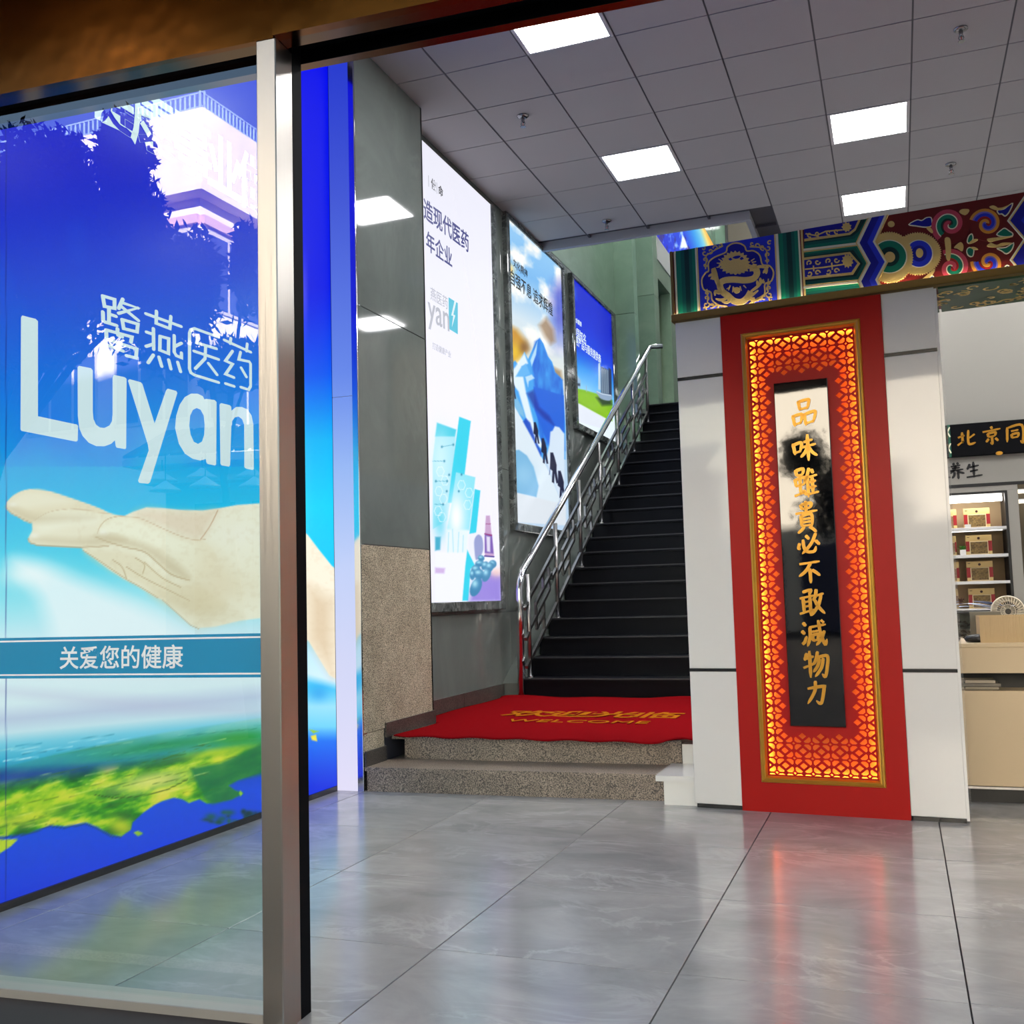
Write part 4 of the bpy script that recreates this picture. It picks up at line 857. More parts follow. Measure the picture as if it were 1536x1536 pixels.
for k in range(len(PY) - 1):
    a, b = PY[k], PY[k + 1]; tt = lambda t: a + (b - a) * t
    bar(a, .62, b, .62); bar(a, .10, b, .10)
    bar(a, .36, tt(.72), .36); bar(tt(.24), .47, tt(.80), .47); bar(tt(.80), .42, b, .42); bar(tt(.24), .25, tt(.5), .25)
    for t, h0, h1 in ((.24, .25, .47), (.50, .10, .36), (.50, .47, .62), (.72, .36, .56), (.80, .42, .47)): bar(tt(t), h0, tt(t) + .001, h1, 'short_bar', .011)

# ---- red welcome carpet
cp = thing('carpet', 'red welcome carpet with gold lettering spread over the stair platform', 'carpet', (-2.1, 7.1, SB))
NX, NY = 70, 60; vs = []; fs = []
for j in range(NY + 1):
    for i in range(NX + 1):
        s, t = i / NX, j / NY
        yb = 5.91 - .04 * s + .012 * math.sin(s * 16) + (.03 if s > .88 else 0) * math.sin((s - .88) / .12 * math.pi); yf = 8.40
        xl = -3.04 - .20 * min(1, max(0, (t - .28) / .02)); X = xl + (-1.06 - xl) * s
        Y = yb + (yf - yb) * t
        z = SB + .010 + .003 * math.sin(X * 9 + Y * 5)
        if t < .02: z -= 0.0 + .004 * math.sin(s * 40)
        if s > .86 and t < .06: z += .022 * math.sin((s - .86) / .14 * math.pi) * (1 - t / .06)
        if t > .95: z += .012 * max(0, math.sin(s * 9 + 1))
        vs.append((X, Y, z))
for j in range(NY):
    for i in range(NX): k = j * (NX + 1) + i; fs.append((k, k + 1, k + NX + 2, k + NX + 1))
pile = MB().add(vs, fs).build('pile', M['carpet'], cp, True)
sm = pile.modifiers.new('thickness', 'SOLIDIFY'); sm.thickness = .009; sm.offset = -1
CFR = Frame((0, 0, SB + .0145), (1, 0, 0), (0, 1, 0), (0, 0, 1))
for q, xx in zip('欢迎光临', (-2.57, -2.25, -1.93, -1.61)):
    link('gold_character', text_mesh(q, CFR, xx, 7.14, .36, 0, bold=.012, depth=.0012), M['carpet_gold'], cp)
link('welcome_lettering', text_mesh('WELCOME', CFR, -2.08, 6.72, .19, 0, depth=.0012, sx=1.05, spacing=1.05), M['carpet_gold'], cp)

# ---- white and red feature panel
fp = thing('feature_panel', 'red and white feature panel with a backlit gold lattice below the painted beam', 'feature panel', tuple(SCREEN.at(.67, 0)))
S = SCREEN
MB().fbox(S, 0.01, 1.325, .02, 2.60, -.40, -.065).build('core', M['white'], fp)
for a0, a1 in ((.0, .252), (1.076, 1.326)):
    for b0, b1 in ((.022, .716), (.733, 2.300), (2.318, 2.626)):
        MB().fbox(S, a0, a1, b0, b1, -.03, 0, .002).build('white_panel', M['white_gloss'], fp)
    for b0, b1 in ((.716, .733), (2.300, 2.318)):
        MB().fbox(S, a0, a1, b0 + .0005, b1 - .0005, -.03, .002).build('black_strip', M['black_gloss'], fp)
    MB().fbox(S, a0 + .01, a1 - .002, 0, .0215, -.03, -.004).build('plinth', M['black_gloss'], fp)
MB().fbox(S, 1.326, 1.339, .012, 2.617, -.40, .001).build('edge_strip', M['white_gloss'], fp)
A0, A1, B0, B1 = .358, .971, .150, 2.515
rp = fill2d([[(.2525, 0), (1.0755, 0), (1.0755, 2.626), (.2525, 2.626)], [(A0 + .01, B0 + .01), (A1 - .01, B0 + .01), (A1 - .01, B1 - .01), (A0 + .01, B1 - .01)]], S, -.03, .006, 'red_panel')
link('red_panel', rp, M['red'], fp)
fw = .034
prof = [(0, .006), (.004, .022), (.012, .026), (.020, .020), (.026, .022), (fw, .008), (fw, -.03), (0, -.03)]
def mitre(c0, c1, in0, in1):      # moulded bar between two mitred corners
    m = MB(); n_ = len(prof); vs = []
    for c, d in ((c0, in0), (c1, in1)): vs += [S.at(c[0] + d[0] * p, c[1] + d[1] * p, w) for p, w in prof]
    m.add(vs, [(k, (k + 1) % n_, n_ + (k + 1) % n_, n_ + k) for k in range(n_)] + [tuple(range(n_)), tuple(range(2 * n_ - 1, n_ - 1, -1))])
    return recalc(m.build('gold_moulding', M['gold'], fp))
CO = [(A0, B0), (A1, B0), (A1, B1), (A0, B1)]; IN = [(1, 1), (-1, 1), (-1, -1), (1, -1)]
for k in range(4): mitre(CO[k], CO[(k + 1) % 4], IN[k], IN[(k + 1) % 4])
# pierced lattice
DX, DZ, FX, FZ = .0912, .0757, .437, 2.468 - .0757 * .95
ox0, ox1, oz0, oz1 = A0 + fw - .003, A1 - fw + .003, B0 + fw - .003, B1 - fw + .003
hx0, hx1, hz0, hz1 = .401, .928, .190, 2.474                      # pierced field
ix0, ix1, iz0, iz1 = .503, .829, .408, 2.272                       # solid field behind the board
petal = [(.05, .17), (.17, .05), (.36, .05), (.445, .135), (.135, .445), (.05, .36)]
holes = []
def clip(poly, x0_, x1_, z0_, z1_):
    def cut(p, ax, val, sgn):
        o = []
        for i in range(len(p)):
            a_, b_ = p[i - 1], p[i]; ia = (a_[ax] - val) * sgn >= 0; ib = (b_[ax] - val) * sgn >= 0
            if ia != ib:
                t = (val - a_[ax]) / (b_[ax] - a_[ax]); o.append((a_[0] + (b_[0] - a_[0]) * t, a_[1] + (b_[1] - a_[1]) * t))
            if ib: o.append(b_)
        return o
    for ax, val, sg in ((0, x0_, 1), (0, x1_, -1), (1, z0_, 1), (1, z1_, -1)):
        poly = cut(poly, ax, val, sg)
        if len(poly) < 3: return []
    return poly
def addhole(pts):
    cx_ = sum(p[0] for p in pts) / len(pts); cz_ = sum(p[1] for p in pts) / len(pts)
    if ix0 < cx_ < ix1 and iz0 < cz_ < iz1: return
    q = clip(pts, hx0, hx1, hz0, hz1)
    if len(q) > 2:
        ar = abs(sum(q[i - 1][0] * q[i][1] - q[i][0] * q[i - 1][1] for i in range(len(q)))) / 2
        if ar > 2.2e-5: holes.append(q)
for i in range(-1, 7):
    for j in range(-1, 32):
        cx_, cz_ = FX + i * DX, FZ - (j - 1) * DZ
        for sx_, sz_ in ((1, 1), (-1, 1), (-1, -1), (1, -1)):
            pp = [(cx_ + sx_ * a_ * DX, cz_ + sz_ * b_ * DZ) for a_, b_ in petal]; addhole(pp if sx_ * sz_ > 0 else pp[::-1])
        addhole([(cx_ + a_ * DX, cz_ + b_ * DZ) for a_, b_ in ((.085, 0), (0, .085), (-.085, 0), (0, -.085))])
        addhole([(cx_ + (.5 + a_) * DX, cz_ + (.5 + b_) * DZ) for a_, b_ in ((.215, 0), (0, .215), (-.215, 0), (0, -.215))])
lm = pierced([(ox0, oz0), (ox1, oz0), (ox1, oz1), (ox0, oz1)], holes, S, -.012, -.004, 'lattice')
link('lattice', lm, M['red'], fp)
MB().fbox(S, A0, A1, B0, B1, -.062, -.055).build('backing_board', M['lattice_back'], fp)
e = .006
MB().fbox(S, A0 + .012, A0 + .024, B0 + .03, B1 - .03, -.046, -.036).fbox(S, A1 - .024, A1 - .012, B0 + .03, B1 - .03, -.046, -.036).fbox(S, A0 + .03, A1 - .03, B1 - .024, B1 - .012, -.046, -.036).fbox(S, A0 + .03, A1 - .03, B0 + .012, B0 + .024, -.046, -.036).build('led_strip', M['led_warm'], fp)
MB().fbox(S, A0 + .0, A0 + .010, B0, B1, -.056, -.03).fbox(S, A1 - .010, A1, B0, B1, -.056, -.03).fbox(S, A0 + .01, A1 - .01, B1 - .010, B1, -.056, -.03).fbox(S, A0 + .01, A1 - .01, B0, B0 + .010, -.056, -.03).build('inner_rim', M['lattice_back'], fp)

# ---- black calligraphy board
def brush(mb, strokes, fr, cx_, cz_, w_, h_, th, d0, d1):
    for s_ in strokes:
        pts = [(cx_ + (a_ / 100 - .5) * w_, cz_ - (b_ / 100 - .5) * h_) for a_, b_ in s_]
        P_ = np.array(pts); n_ = len(P_)
        fine = smooth(P_, 5, False) if n_ > 2 else np.array([P_[0] + (P_[1] - P_[0]) * t for t in np.linspace(0, 1, 6)])
        d = np.abs(P_[-1] - P_[0]); horiz = d[0] > d[1]; m_ = len(fine); t = np.linspace(0, 1, m_)
        if n_ == 2 and horiz: w = np.interp(t, [0, .12, .5, .82, .95, 1], [.75, .9, .62, .85, 1.15, .5])
        elif n_ == 2: w = np.interp(t, [0, .1, .5, .85, 1], [.7, 1.25, 1.0, 1.1, .45])
        else: w = np.interp(t, [0, .1, .5, .85, 1], [.65, 1.05, 1.05, .95, .22])
        mb.ribbon(fine, list(w * th), fr, d0, d1)
    return mb
KJ = {
 '品': [[(30, 6), (36, 40)], [(28, 10), (66, 4), (73, 9), (64, 38)], [(34, 36), (66, 32)], [(6, 54), (13, 94)], [(5, 59), (36, 53), (43, 58), (36, 86)], [(12, 87), (40, 82)], [(51, 51), (57, 94)], [(50, 56), (88, 47), (96, 53), (85, 86)], [(56, 87), (90, 80)]],
 '味': [[(6, 32), (13, 72)], [(5, 38), (34, 31), (40, 37), (33, 64)], [(12, 65), (37, 60)], [(48, 30), (84, 23)], [(40, 48), (96, 39)], [(64, 4), (65, 96)], [(62, 48), (52, 66), (34, 82)], [(67, 48), (80, 66), (100, 80)]],
 '雖': [[(12, 8), (17, 28)], [(12, 11), (42, 6), (39, 25)], [(17, 27), (41, 23)], [(8, 36), (13, 62)], [(8, 40), (48, 33), (44, 56)], [(12, 59), (45, 54)], [(28, 26), (29, 86)], [(4, 90), (46, 79)], [(40, 72), (52, 90)], [(66, 4), (56, 30), (47, 48)], [(58, 28), (59, 96)], [(74, 8), (81, 22)], [(58, 34), (96, 27)], [(60, 50), (91, 45)], [(60, 67), (92, 62)], [(58, 87), (100, 80)], [(76, 30), (77, 85)]],
 '貴': [[(30, 10), (34, 27)], [(30, 12), (70, 7), (67, 23)], [(34, 25), (68, 21)], [(50, 0), (50, 35)], [(8, 39), (94, 31)], [(29, 44), (31, 80)], [(29, 47), (70, 42), (71, 80)], [(33, 57), (69, 54)], [(33, 67), (69, 64)], [(32, 78), (71, 75)], [(40, 80), (30, 90), (14, 100)], [(60, 80), (74, 88), (87, 99)]],
 '必': [[(14, 46), (8, 66), (17, 69)], [(28, 32), (32, 66), (46, 82), (74, 80), (82, 60)], [(40, 16), (55, 32)], [(84, 8), (62, 50), (22, 90)], [(80, 36), (98, 55)]],
 '不': [[(8, 18), (94, 9)], [(56, 14), (36, 44), (4, 68)], [(52, 36), (53, 96)], [(60, 42), (76, 52), (94, 66)]],
 '敢': [[(16, 14), (48, 7), (40, 24)], [(4, 35), (60, 25)], [(17, 32), (20, 84)], [(44, 28), (45, 95)], [(19, 48), (45, 44)], [(20, 63), (45, 59)], [(2, 87), (58, 73)], [(70, 4), (66, 26), (55, 43)], [(66, 27), (98, 19)], [(88, 24), (76, 58), (48, 94)], [(62, 40), (76, 64), (100, 88)]],
 '減': [[(10, 12), (21, 25)], [(4, 40), (16, 52)], [(4, 86), (14, 78), (23, 58)], [(34, 29), (98, 19)], [(36, 28), (36, 60), (24, 94)], [(44, 44), (67, 40)], [(44, 54), (48, 76)], [(44, 56), (67, 52), (64, 72)], [(48, 74), (66, 70)], [(70, 4), (76, 46), (92, 86), (100, 68)], [(92, 40), (80, 66), (58, 90)], [(80, 4), (92, 14)]],
 '物': [[(18, 12), (8, 37)], [(14, 31), (44, 23)], [(2, 62), (46, 47)], [(28, 4), (29, 95)], [(60, 6), (52, 34), (40, 52)], [(54, 28), (96, 21), (94, 60), (85, 90), (73, 81)], [(66, 30), (58, 54), (40, 76)], [(80, 28), (72, 60), (46, 92)]],
 '力': [[(14, 35), (78, 25), (83, 34), (72, 84), (62, 92), (48, 81)], [(48, 4), (44, 44), (12, 95)]],
 '北': [[(8, 46), (42, 36)], [(30, 18), (31, 78)], [(4, 88), (38, 64)], [(62, 8), (60, 82), (96, 78)], [(92, 32), (64, 52)]],
 '京': [[(48, 2), (53, 16)], [(6, 30), (94, 17)], [(30, 38), (33, 60)], [(30, 40), (68, 35), (64, 56)], [(33, 58), (66, 54)], [(50, 56), (50, 94), (42, 87)], [(34, 68), (20, 86)], [(66, 66), (80, 82)]],
 '同': [[(14, 12), (10, 92)], [(14, 16), (86, 5), (86, 94), (74, 87)], [(32, 34), (68, 29)], [(33, 50), (35, 72)], [(33, 52), (66, 47), (63, 68)], [(35, 70), (65, 66)]],
 '养': [[(34, 2), (42, 14)], [(66, 0), (57, 12)], [(20, 23), (78, 16)], [(26, 35), (74, 30)], [(8, 50), (94, 42)], [(50, 14), (40, 44), (4, 68)], [(54, 44), (70, 58), (100, 67)], [(40, 56), (38, 76), (24, 94)], [(62, 54), (62, 100)]],
 '生': [[(28, 12), (10, 46)], [(24, 33), (80, 23)], [(26, 57), (74, 50)], [(4, 92), (98, 82)], [(48, 0), (48, 88)]]}
cb_ = thing('calligraphy_board', 'tall glossy black board with ten gold calligraphy characters on the red panel', 'sign', tuple(S.at(.66, .444, .02)))
MB().fbox(S, .523, .796, .444, 2.222, -.0035, .03, .003).build('board', M['lacquer'], cb_)
for q, (px_, py_) in zip('品味雖貴必不敢減物力', ((1207, 621), (1208, 673), (1210, 725), (1211, 776), (1214, 816), (1216, 858), (1219, 904), (1222, 950), (1225, 996), (1226, 1038))):
    u, v = S.read(px_, py_); wide, tall = .128, .150
    if q in '必不力': wide, tall = .118, .128
    if q in '雖貴': tall = .165
    o = brush(MB(), KJ[q], S, u, v, wide, tall, .0155, .030, .036).build('character', M['gold'], cb_); recalc(o)

# ---- painted beam over the panel: every painted figure is a thin raised piece
bm_ = thing('painted_beam', 'painted beam of dragon medallion, green bands and scrolls over the red and white panel', 'beam', tuple(S.at(1.4, 2.63)))
k5 = lambda x, y: (1010 + x / 5.486, 330 + y / 5.486)
k6 = lambda x, y: (1270 + x / 5.775, 290 + y / 5.775)
kb = lambda x, y: (990 + x / 2.813, 280 + y / 2.813)
Z0, Z1, SE = 2.655, 3.03, 3.1
PC = {n_: mat('paint_' + n_, L(*c), .5) for n_, c in dict(green=(0, 122, 92), teal=(0, 92, 78), deep=(0, 52, 46), blue=(34, 54, 206), navy=(12, 20, 150), sky=(92, 112, 226), cream=(232, 226, 196), maroon=(112, 20, 18), crimson=(176, 26, 26), pink=(204, 72, 92), orange=(222, 150, 52), violet=(120, 110, 200)).items()}
PC['gold'] = M['gold_leaf']
def cz(pts): return clip(list(pts), .0, SE, Z0, Z1)
def bp2(name, kf, pts, c, w1, w0=-.001, parent=None):
    q = cz(S.reads([kf(*p) for p in pts]))
    if len(q) < 3: return None
    o = link(name, fill2d([q], S, w0, w1, name), PC[c], parent or bm_); return o
def bribbon(name, kf, lines, wpx, c, w1, parent=None, closed=False, w0=0.0, taper=False):
    mb = MB()
    for pts in lines:
        q = [p for p in S.reads([kf(*p) for p in pts])]
        if not closed: q = [p for p in q if Z0 < p[1] < Z1]
        else: q = [(p[0], min(max(p[1], Z0), Z1)) for p in q]
        if len(q) > 1: mb.ribbon(q, [(.35 + .65 * math.sin(math.pi * (.15 + .85 * i / (len(q) - 1))) if taper else 1) * wpx for i in range(len(q))], S, w0, w1, closed)
    if mb.v: return recalc(mb.build(name, PC[c], parent or bm_))
MB().fbox(S, .002, SE, Z0 - .02, Z1, -.50, -.0005).build('beam_body', PC['maroon'], bm_)
MB().fbox(S, -.012, SE, 2.628, Z0 + .012, .018, .034, .002).fbox(S, -.012, SE, 2.628, 2.636, -.06, .034).build('gold_ledge', M['gold_trim'], bm_)
MB().fbox(S, .01, SE, 2.6365, 2.642, .010, .016).build('led_strip', M['led_strip'], bm_)
MB().fbox(S, -.012, .002, Z0 - .015, Z1, -.3, .012).build('gold_edge', M['gold_trim'], bm_)
sx5 = lambda X: S.read(*k5(X, 430))[0]
def vband(X0_, X1_, c, w): 
    MB().fbox(S, sx5(X0_), sx5(X1_), Z0, Z1, -.001, w).build('painted_band', PC[c], bm_)
for X0_, X1_, c, w in ((12, 26, 'cream', .006), (26, 66, 'green', .003), (66, 96, 'teal', .0025), (96, 134, 'deep', .002), (134, 160, 'teal', .0025), (160, 188, 'green', .003), (188, 200, 'cream', .006), (200, 210, 'gold', .006),
                       (846, 858, 'gold', .006), (858, 878, 'cream', .006), (878, 915, 'green', .003), (915, 945, 'teal', .0025), (945, 985, 'deep', .002), (985, 1012, 'teal', .0025), (1012, 1042, 'green', .003), (1042, 1056, 'cream', .006), (1056, 1066, 'maroon', .004), (1066, 1082, 'gold', .006)):
    vband(X0_, X1_, c, w)
MB().fbox(S, sx5(210), sx5(846), Z0, Z1, -.001, .002).build('medallion_field', PC['blue'], bm_)
QF = [(432, 268), (446, 225), (490, 196), (545, 194), (588, 218), (606, 256), (662, 256), (712, 292), (735, 368), (792, 378), (826, 432), (808, 502), (755, 530), (754, 602), (718, 652), (640, 682), (604, 730), (560, 775), (500, 775), (462, 745), (440, 714), (380, 704), (322, 662), (310, 596), (250, 572), (236, 492), (268, 436), (292, 420), (292, 352), (342, 308)]
QS = [tuple(p) for p in smooth(QF, 4)]
med = bp2('medallion', k5, QS, 'navy', .0035)
bribbon('medallion_rim', k5, [QS], .0075, 'gold', .006, closed=True)
rr = random.Random(3)
hd = []
for k in range(44):
    t = 2 * math.pi * k / 44; r_ = 1.0 if k % 2 else .84
    ex = 132 if math.sin(t) > 0 else 118; ey = 88 if math.sin(t) > 0 else 100
    hd.append((512 + ex * 1.06 * r_ * math.cos(t), 362 + ey * 1.08 * r_ * math.sin(t)))
drg = bp2('dragon_head', k5, hd, 'gold', .0075)
for pts in ([(455, 325), (475, 312), (490, 330), (470, 338)], [(548, 320), (568, 306), (584, 322), (560, 334)]): bp2('dragon_eye', k5, pts, 'navy', .0085, .007)
bp2('dragon_brow', k5, smooth([(490, 312), (520, 298), (556, 298), (540, 318), (510, 322)], 3), 'navy', .0085, .007)
bribbon('dragon_mouth', k5, [[(440, 458), (480, 452), (520, 460), (560, 450), (600, 440)]], .005, 'navy', .0085, w0=.007)
body = [tuple(p) for p in smooth([(630, 400), (672, 400), (690, 440), (660, 484), (590, 498), (500, 492), (420, 500), (386, 530), (400, 585), (450, 625), (500, 668), (560, 676), (610, 640), (640, 590)], 5, False)]
bribbon('dragon_body', k5, [body], .034, 'gold', .007)
bribbon('dragon_body', k5, [[tuple(p) for p in smooth([(390, 560), (360, 500), (345, 440), (330, 400)], 4, False)]], .024, 'gold', .007)
legs = [[(660, 400), (720, 385), (770, 400)], [(770, 400), (740, 440)], [(770, 400), (765, 445)], [(760, 385), (785, 395)], [(640, 590), (700, 545), (745, 490)], [(700, 545), (690, 500)], [(722, 520), (716, 478)], [(735, 505), (752, 520)],
        [(330, 400), (342, 440), (310, 490)], [(342, 440), (290, 465)], [(330, 470), (330, 495)], [(330, 400), (322, 440)], [(400, 600), (350, 590), (345, 625)], [(350, 590), (385, 610)], [(450, 640), (400, 660), (350, 650)], [(480, 660), (440, 680), (400, 672)], [(610, 640), (650, 620), (700, 580)], [(600, 655), (660, 650), (640, 665)]]
bribbon('dragon_claws', k5, [[tuple(p) for p in smooth(q, 4, False)] for q in legs], .016, 'gold', .007, taper=True)['kind'] = 'stuff'
spk = [[(cx_, cy_), (cx_ + dx, cy_ + dy)] for cx_, cy_, dx, dy in ((640, 340, 30, -20), (648, 352, 34, -8), (655, 366, 34, 4), (400, 340, -26, -16), (390, 360, -30, -4), (386, 385, -28, 8), (470, 540, -14, 40), (495, 550, -6, 46), (525, 555, 2, 44), (550, 548, 12, 36), (580, 540, 22, 22), (460, 560, -20, 10))]
bribbon('dragon_mane', k5, spk, .011, 'gold', .007, taper=True)['kind'] = 'stuff'
bp2('dragon_chin', k5, smooth([(500, 560), (545, 560), (550, 590), (522, 608), (498, 592)], 3), 'gold', .0078)
def curl(cx_, cy_, r_, a0, turns, d=1): return [(cx_ + r_ * (1 - .75 * t) * math.cos(a0 + d * turns * 2 * math.pi * t), cy_ + r_ * (1 - .75 * t) * math.sin(a0 + d * turns * 2 * math.pi * t)) for t in np.linspace(0, 1, 14)]
sc = []
for cx_, cy_, sx_, sy_ in ((250, 235, 1, 1), (790, 190, -1, 1), (262, 740, 1, -1), (800, 655, -1, -1)):
    for ox, oy, r_, a0, d in ((10, 40, 26, 0, 1), (55, 30, 24, 2, -1), (100, 10, 22, 3, 1), (140, -12, 18, 2.5, -1), (12, 95, 22, 1, -1), (14, 140, 16, 0, 1), (-2, 0, 20, 4, 1)):
        sc.append(curl(cx_ + sx_ * ox, cy_ + sy_ * oy - (sx_ * ox) * .14, r_, a0 if sx_ > 0 else math.pi - a0, .85, d * sx_))
    sc.append([(cx_ + sx_ * 20, cy_ + sy_ * 60), (cx_ + sx_ * 50, cy_ + sy_ * 40), (cx_ + sx_ * 100, cy_ + sy_ * 22 - sx_ * 12), (cx_ + sx_ * 160, cy_ + sy_ * 6 - sx_ * 26)])
    sc.append([(cx_ + sx_ * 20, cy_ + sy_ * 60), (cx_ + sx_ * 22, cy_ + sy_ * 110), (cx_ + sx_ * 16, cy_ + sy_ * 170)])
bribbon('corner_scrolls', k5, sc, .0065, 'gold', .005)['kind'] = 'stuff'
# hex-ended boxes
s610 = S.read(*kb(609, 330))[0]
def hexpart(name, pts, c, w): return bp2(name, kb, pts, c, w)
hexpart('painted_band', [(609, 120), (900, 120), (838, 240), (885, 325), (845, 402), (900, 520), (609, 520)], 'green', .0015)
for r0, r1 in (((609, 170), (838, 236)), ((609, 290), (836, 248))): pass
hexpart('painted_band', [(609, 130), (890, 130), (852, 190), (820, 220), (609, 250)], 'teal', .002)
hexpart('painted_band', [(609, 140), (868, 140), (840, 188), (812, 210), (609, 238)], 'deep', .0025)
hexpart('painted_band', [(609, 286), (826, 258), (868, 325), (838, 386), (609, 412)], 'teal', .002)
hexpart('painted_band', [(609, 296), (816, 268), (856, 325), (828, 378), (609, 402)], 'deep', .0025)
hexpart('painted_band', [(609, 446), (838, 418), (862, 460), (862, 520), (609, 520)], 'teal', .002)
hexpart('painted_band', [(609, 456), (828, 428), (850, 460), (850, 520), (609, 520)], 'deep', .0025)
for q in ([(609, 130), (852, 130), (826, 185), (802, 204), (609, 232)], [(609, 300), (802, 276), (845, 325), (815, 372), (609, 394)], [(609, 464), (800, 438), (834, 460), (834, 520), (609, 520)]): hexpart('box_rim', q, 'gold', .004)
for q in ([(609, 130), (842, 130), (820, 178), (798, 195), (609, 221)], [(609, 311), (798, 286), (833, 325), (808, 362), (609, 383)], [(609, 474), (796, 448), (824, 466), (824, 520), (609, 520)]): hexpart('blue_box', q, 'navy', .0055)
fl8 = []
for k in range(22):
    t = 2 * math.pi * k / 22; r_ = 1 if k % 2 else .74; fl8.append((792 + 26 * r_ * math.cos(t), 315 + 31 * r_ * math.sin(t)))
hexpart('gold_flower', fl8, 'gold', .008)
fl9 = [(788 + 22 * (1 if k % 2 else .74) * math.cos(2 * math.pi * k / 18), 172 + 22 * (1 if k % 2 else .74) * math.sin(2 * math.pi * k / 18)) for k in range(18)]
hexpart('gold_flower', fl9, 'gold', .008)
sc2 = []
for ox in (632, 665, 712, 745):
    for yy in (325, 366):
        sc2.append(curl(ox, yy - (ox - 632) * .10 + (-2 if yy < 340 else 2), 12, 0 if ox % 2 else 2.4, .9, 1 if yy < 340 else -1)); 
    sc2.append(curl(ox, 205 - (ox - 632) * .13, 11, 1.0, .9, 1)); sc2.append(curl(ox, 480 - (ox - 632) * .11, 9, 1.0, .9, 1))
sc2 += [[(612, 350), (690, 342), (770, 330)], [(648, 335), (650, 358)], [(725, 322), (728, 352)], [(615, 200), (660, 208), (700, 190), (770, 184)]]
bribbon('box_scrolls', kb, sc2, .0068, 'gold', .0078)['kind'] = 'stuff'
for q, wd in (([(606, 268), (722, 254), (838, 240)], .011), ([(606, 427), (726, 414), (845, 402)], .011)): bribbon('cream_line', kb, [q], wd, 'cream', .0065)
for q in ([(606, 276), (722, 262), (836, 248)], [(606, 419), (726, 406), (843, 394)]): bribbon('gold_line', kb, [q], .005, 'gold', .007)
# blue chevrons
CL = [(905, 100), (838, 240), (885, 325), (845, 402), (905, 540)]; CRr = [(965, 100), (905, 235), (955, 320), (915, 395), (975, 520)]
mid_ = [((a[0] + b[0]) / 2 + 4, (a[1] + b[1]) / 2) for a, b in zip(CL, CRr)]
def chev(name, A_, B_, c, w): 
    for k in range(4): bp2(name, kb, [A_[k], B_[k], B_[k + 1], A_[k + 1]], c, w)
chev('chevron', CL, mid_, 'navy', .010); chev('chevron', mid_, CRr, 'blue', .0105)
sh = lambda pts, d: [(a + d, b) for a, b in pts]
chev('cream_chevron', sh(CL, -6), sh(CL, 5), 'cream', .0125); chev('gold_chevron', sh(CL, -12), sh(CL, -6), 'gold', .0115); chev('cream_chevron', sh(CRr, -6), sh(CRr, 3), 'cream', .0125); chev('gold_chevron', sh(CRr, 3), sh(CRr, 9), 'gold', .0125)
# half rosettes on red
def disc(kf, cx_, cy_, rx, ry, c, w, name, jag=0, w0=0.0):
    n_ = 120 if jag else 40
    bp2(name, kf, [(cx_ + rx * (1 - (jag if k % 2 else 0)) * math.cos(2 * math.pi * k / n_), cy_ + ry * (1 - (jag if k % 2 else 0)) * math.sin(2 * math.pi * k / n_)) for k in range(n_)], c, w, w0)
disc(k6, 615, 525, 210, 190, 'gold', .004, 'rosette', .07); disc(k6, 628, 525, 122, 122, 'cream', .005, 'rosette_ring'); disc(k6, 628, 525, 112, 114, 'blue', .0055, 'rosette_ring'); disc(k6, 628, 525, 66, 70, 'navy', .006, 'rosette_ring'); disc(k6, 632, 520, 32, 40, 'gold', .0075, 'rosette_centre')
disc(k6, 372, 558, 208, 226, 'gold', .0068, 'rosette', .05, ); disc(k6, 372, 552, 154, 146, 'cream', .0075, 'rosette_ring'); disc(k6, 372, 552, 144, 138, 'green', .008, 'rosette_ring'); disc(k6, 372, 552, 86, 84, 'deep', .0083, 'rosette_ring'); disc(k6, 375, 556, 46, 46, 'gold', .0095, 'rosette_centre')
disc(k6, 386, 268, 30, 26, 'gold', .004, 'gold_dot'); disc(k6, 412, 826, 30, 18, 'gold', .004, 'gold_dot')
def swirl(cx_, cy_, R_, a0, d, cols, name):
    disc(k6, cx_, cy_, R_, R_ * .97, 'maroon', .0035, name)
    pitch = R_ * .62; off = 0.0
    for fr_, c, w in cols:
        pts = []
        for t in np.linspace(0, 1, 46):
            r_ = R_ - off - pitch * fr_ / 2 - pitch * 1.45 * t
            if r_ < R_ * .05: break
            a_ = a0 + d * t * 1.45 * 2 * math.pi; pts.append((cx_ + r_ * math.cos(a_), cy_ + r_ * .97 * math.sin(a_)))
        bribbon('spiral_band', k6, [pts], pitch * fr_ / 5.775 / 282, c, w); off += pitch * fr_
PG = ((.34, 'pink', .0055), (.08, 'cream', .006), (.30, 'green', .005), (.16, 'deep', .0045)); OB = ((.24, 'orange', .0055), (.20, 'violet', .005), (.26, 'blue', .0055), (.18, 'crimson', .0045))
PG2 = ((.34, 'pink', .0055), (.08, 'cream', .006), (.30, 'green', .005), (.16, 'crimson', .0045))
bribbon('spiral_band', k6, [[(1000, 620), (1030, 720), (1120, 715), (1230, 720)]], .02, 'orange', .0035)
swirl(895, 272, 174, 2.2, 1, PG, 'swirl'); swirl(1212, 266, 152, 3.4, 1, OB, 'swirl'); swirl(912, 645, 172, 4.2, 1, PG2, 'swirl'); swirl(1228, 602, 156, 3.2, -1, OB, 'swirl')
bp2('gold_knot', k6, smooth([(850, 395), (890, 390), (904, 440), (900, 560), (880, 588), (862, 560), (856, 480)], 3), 'gold', .010)
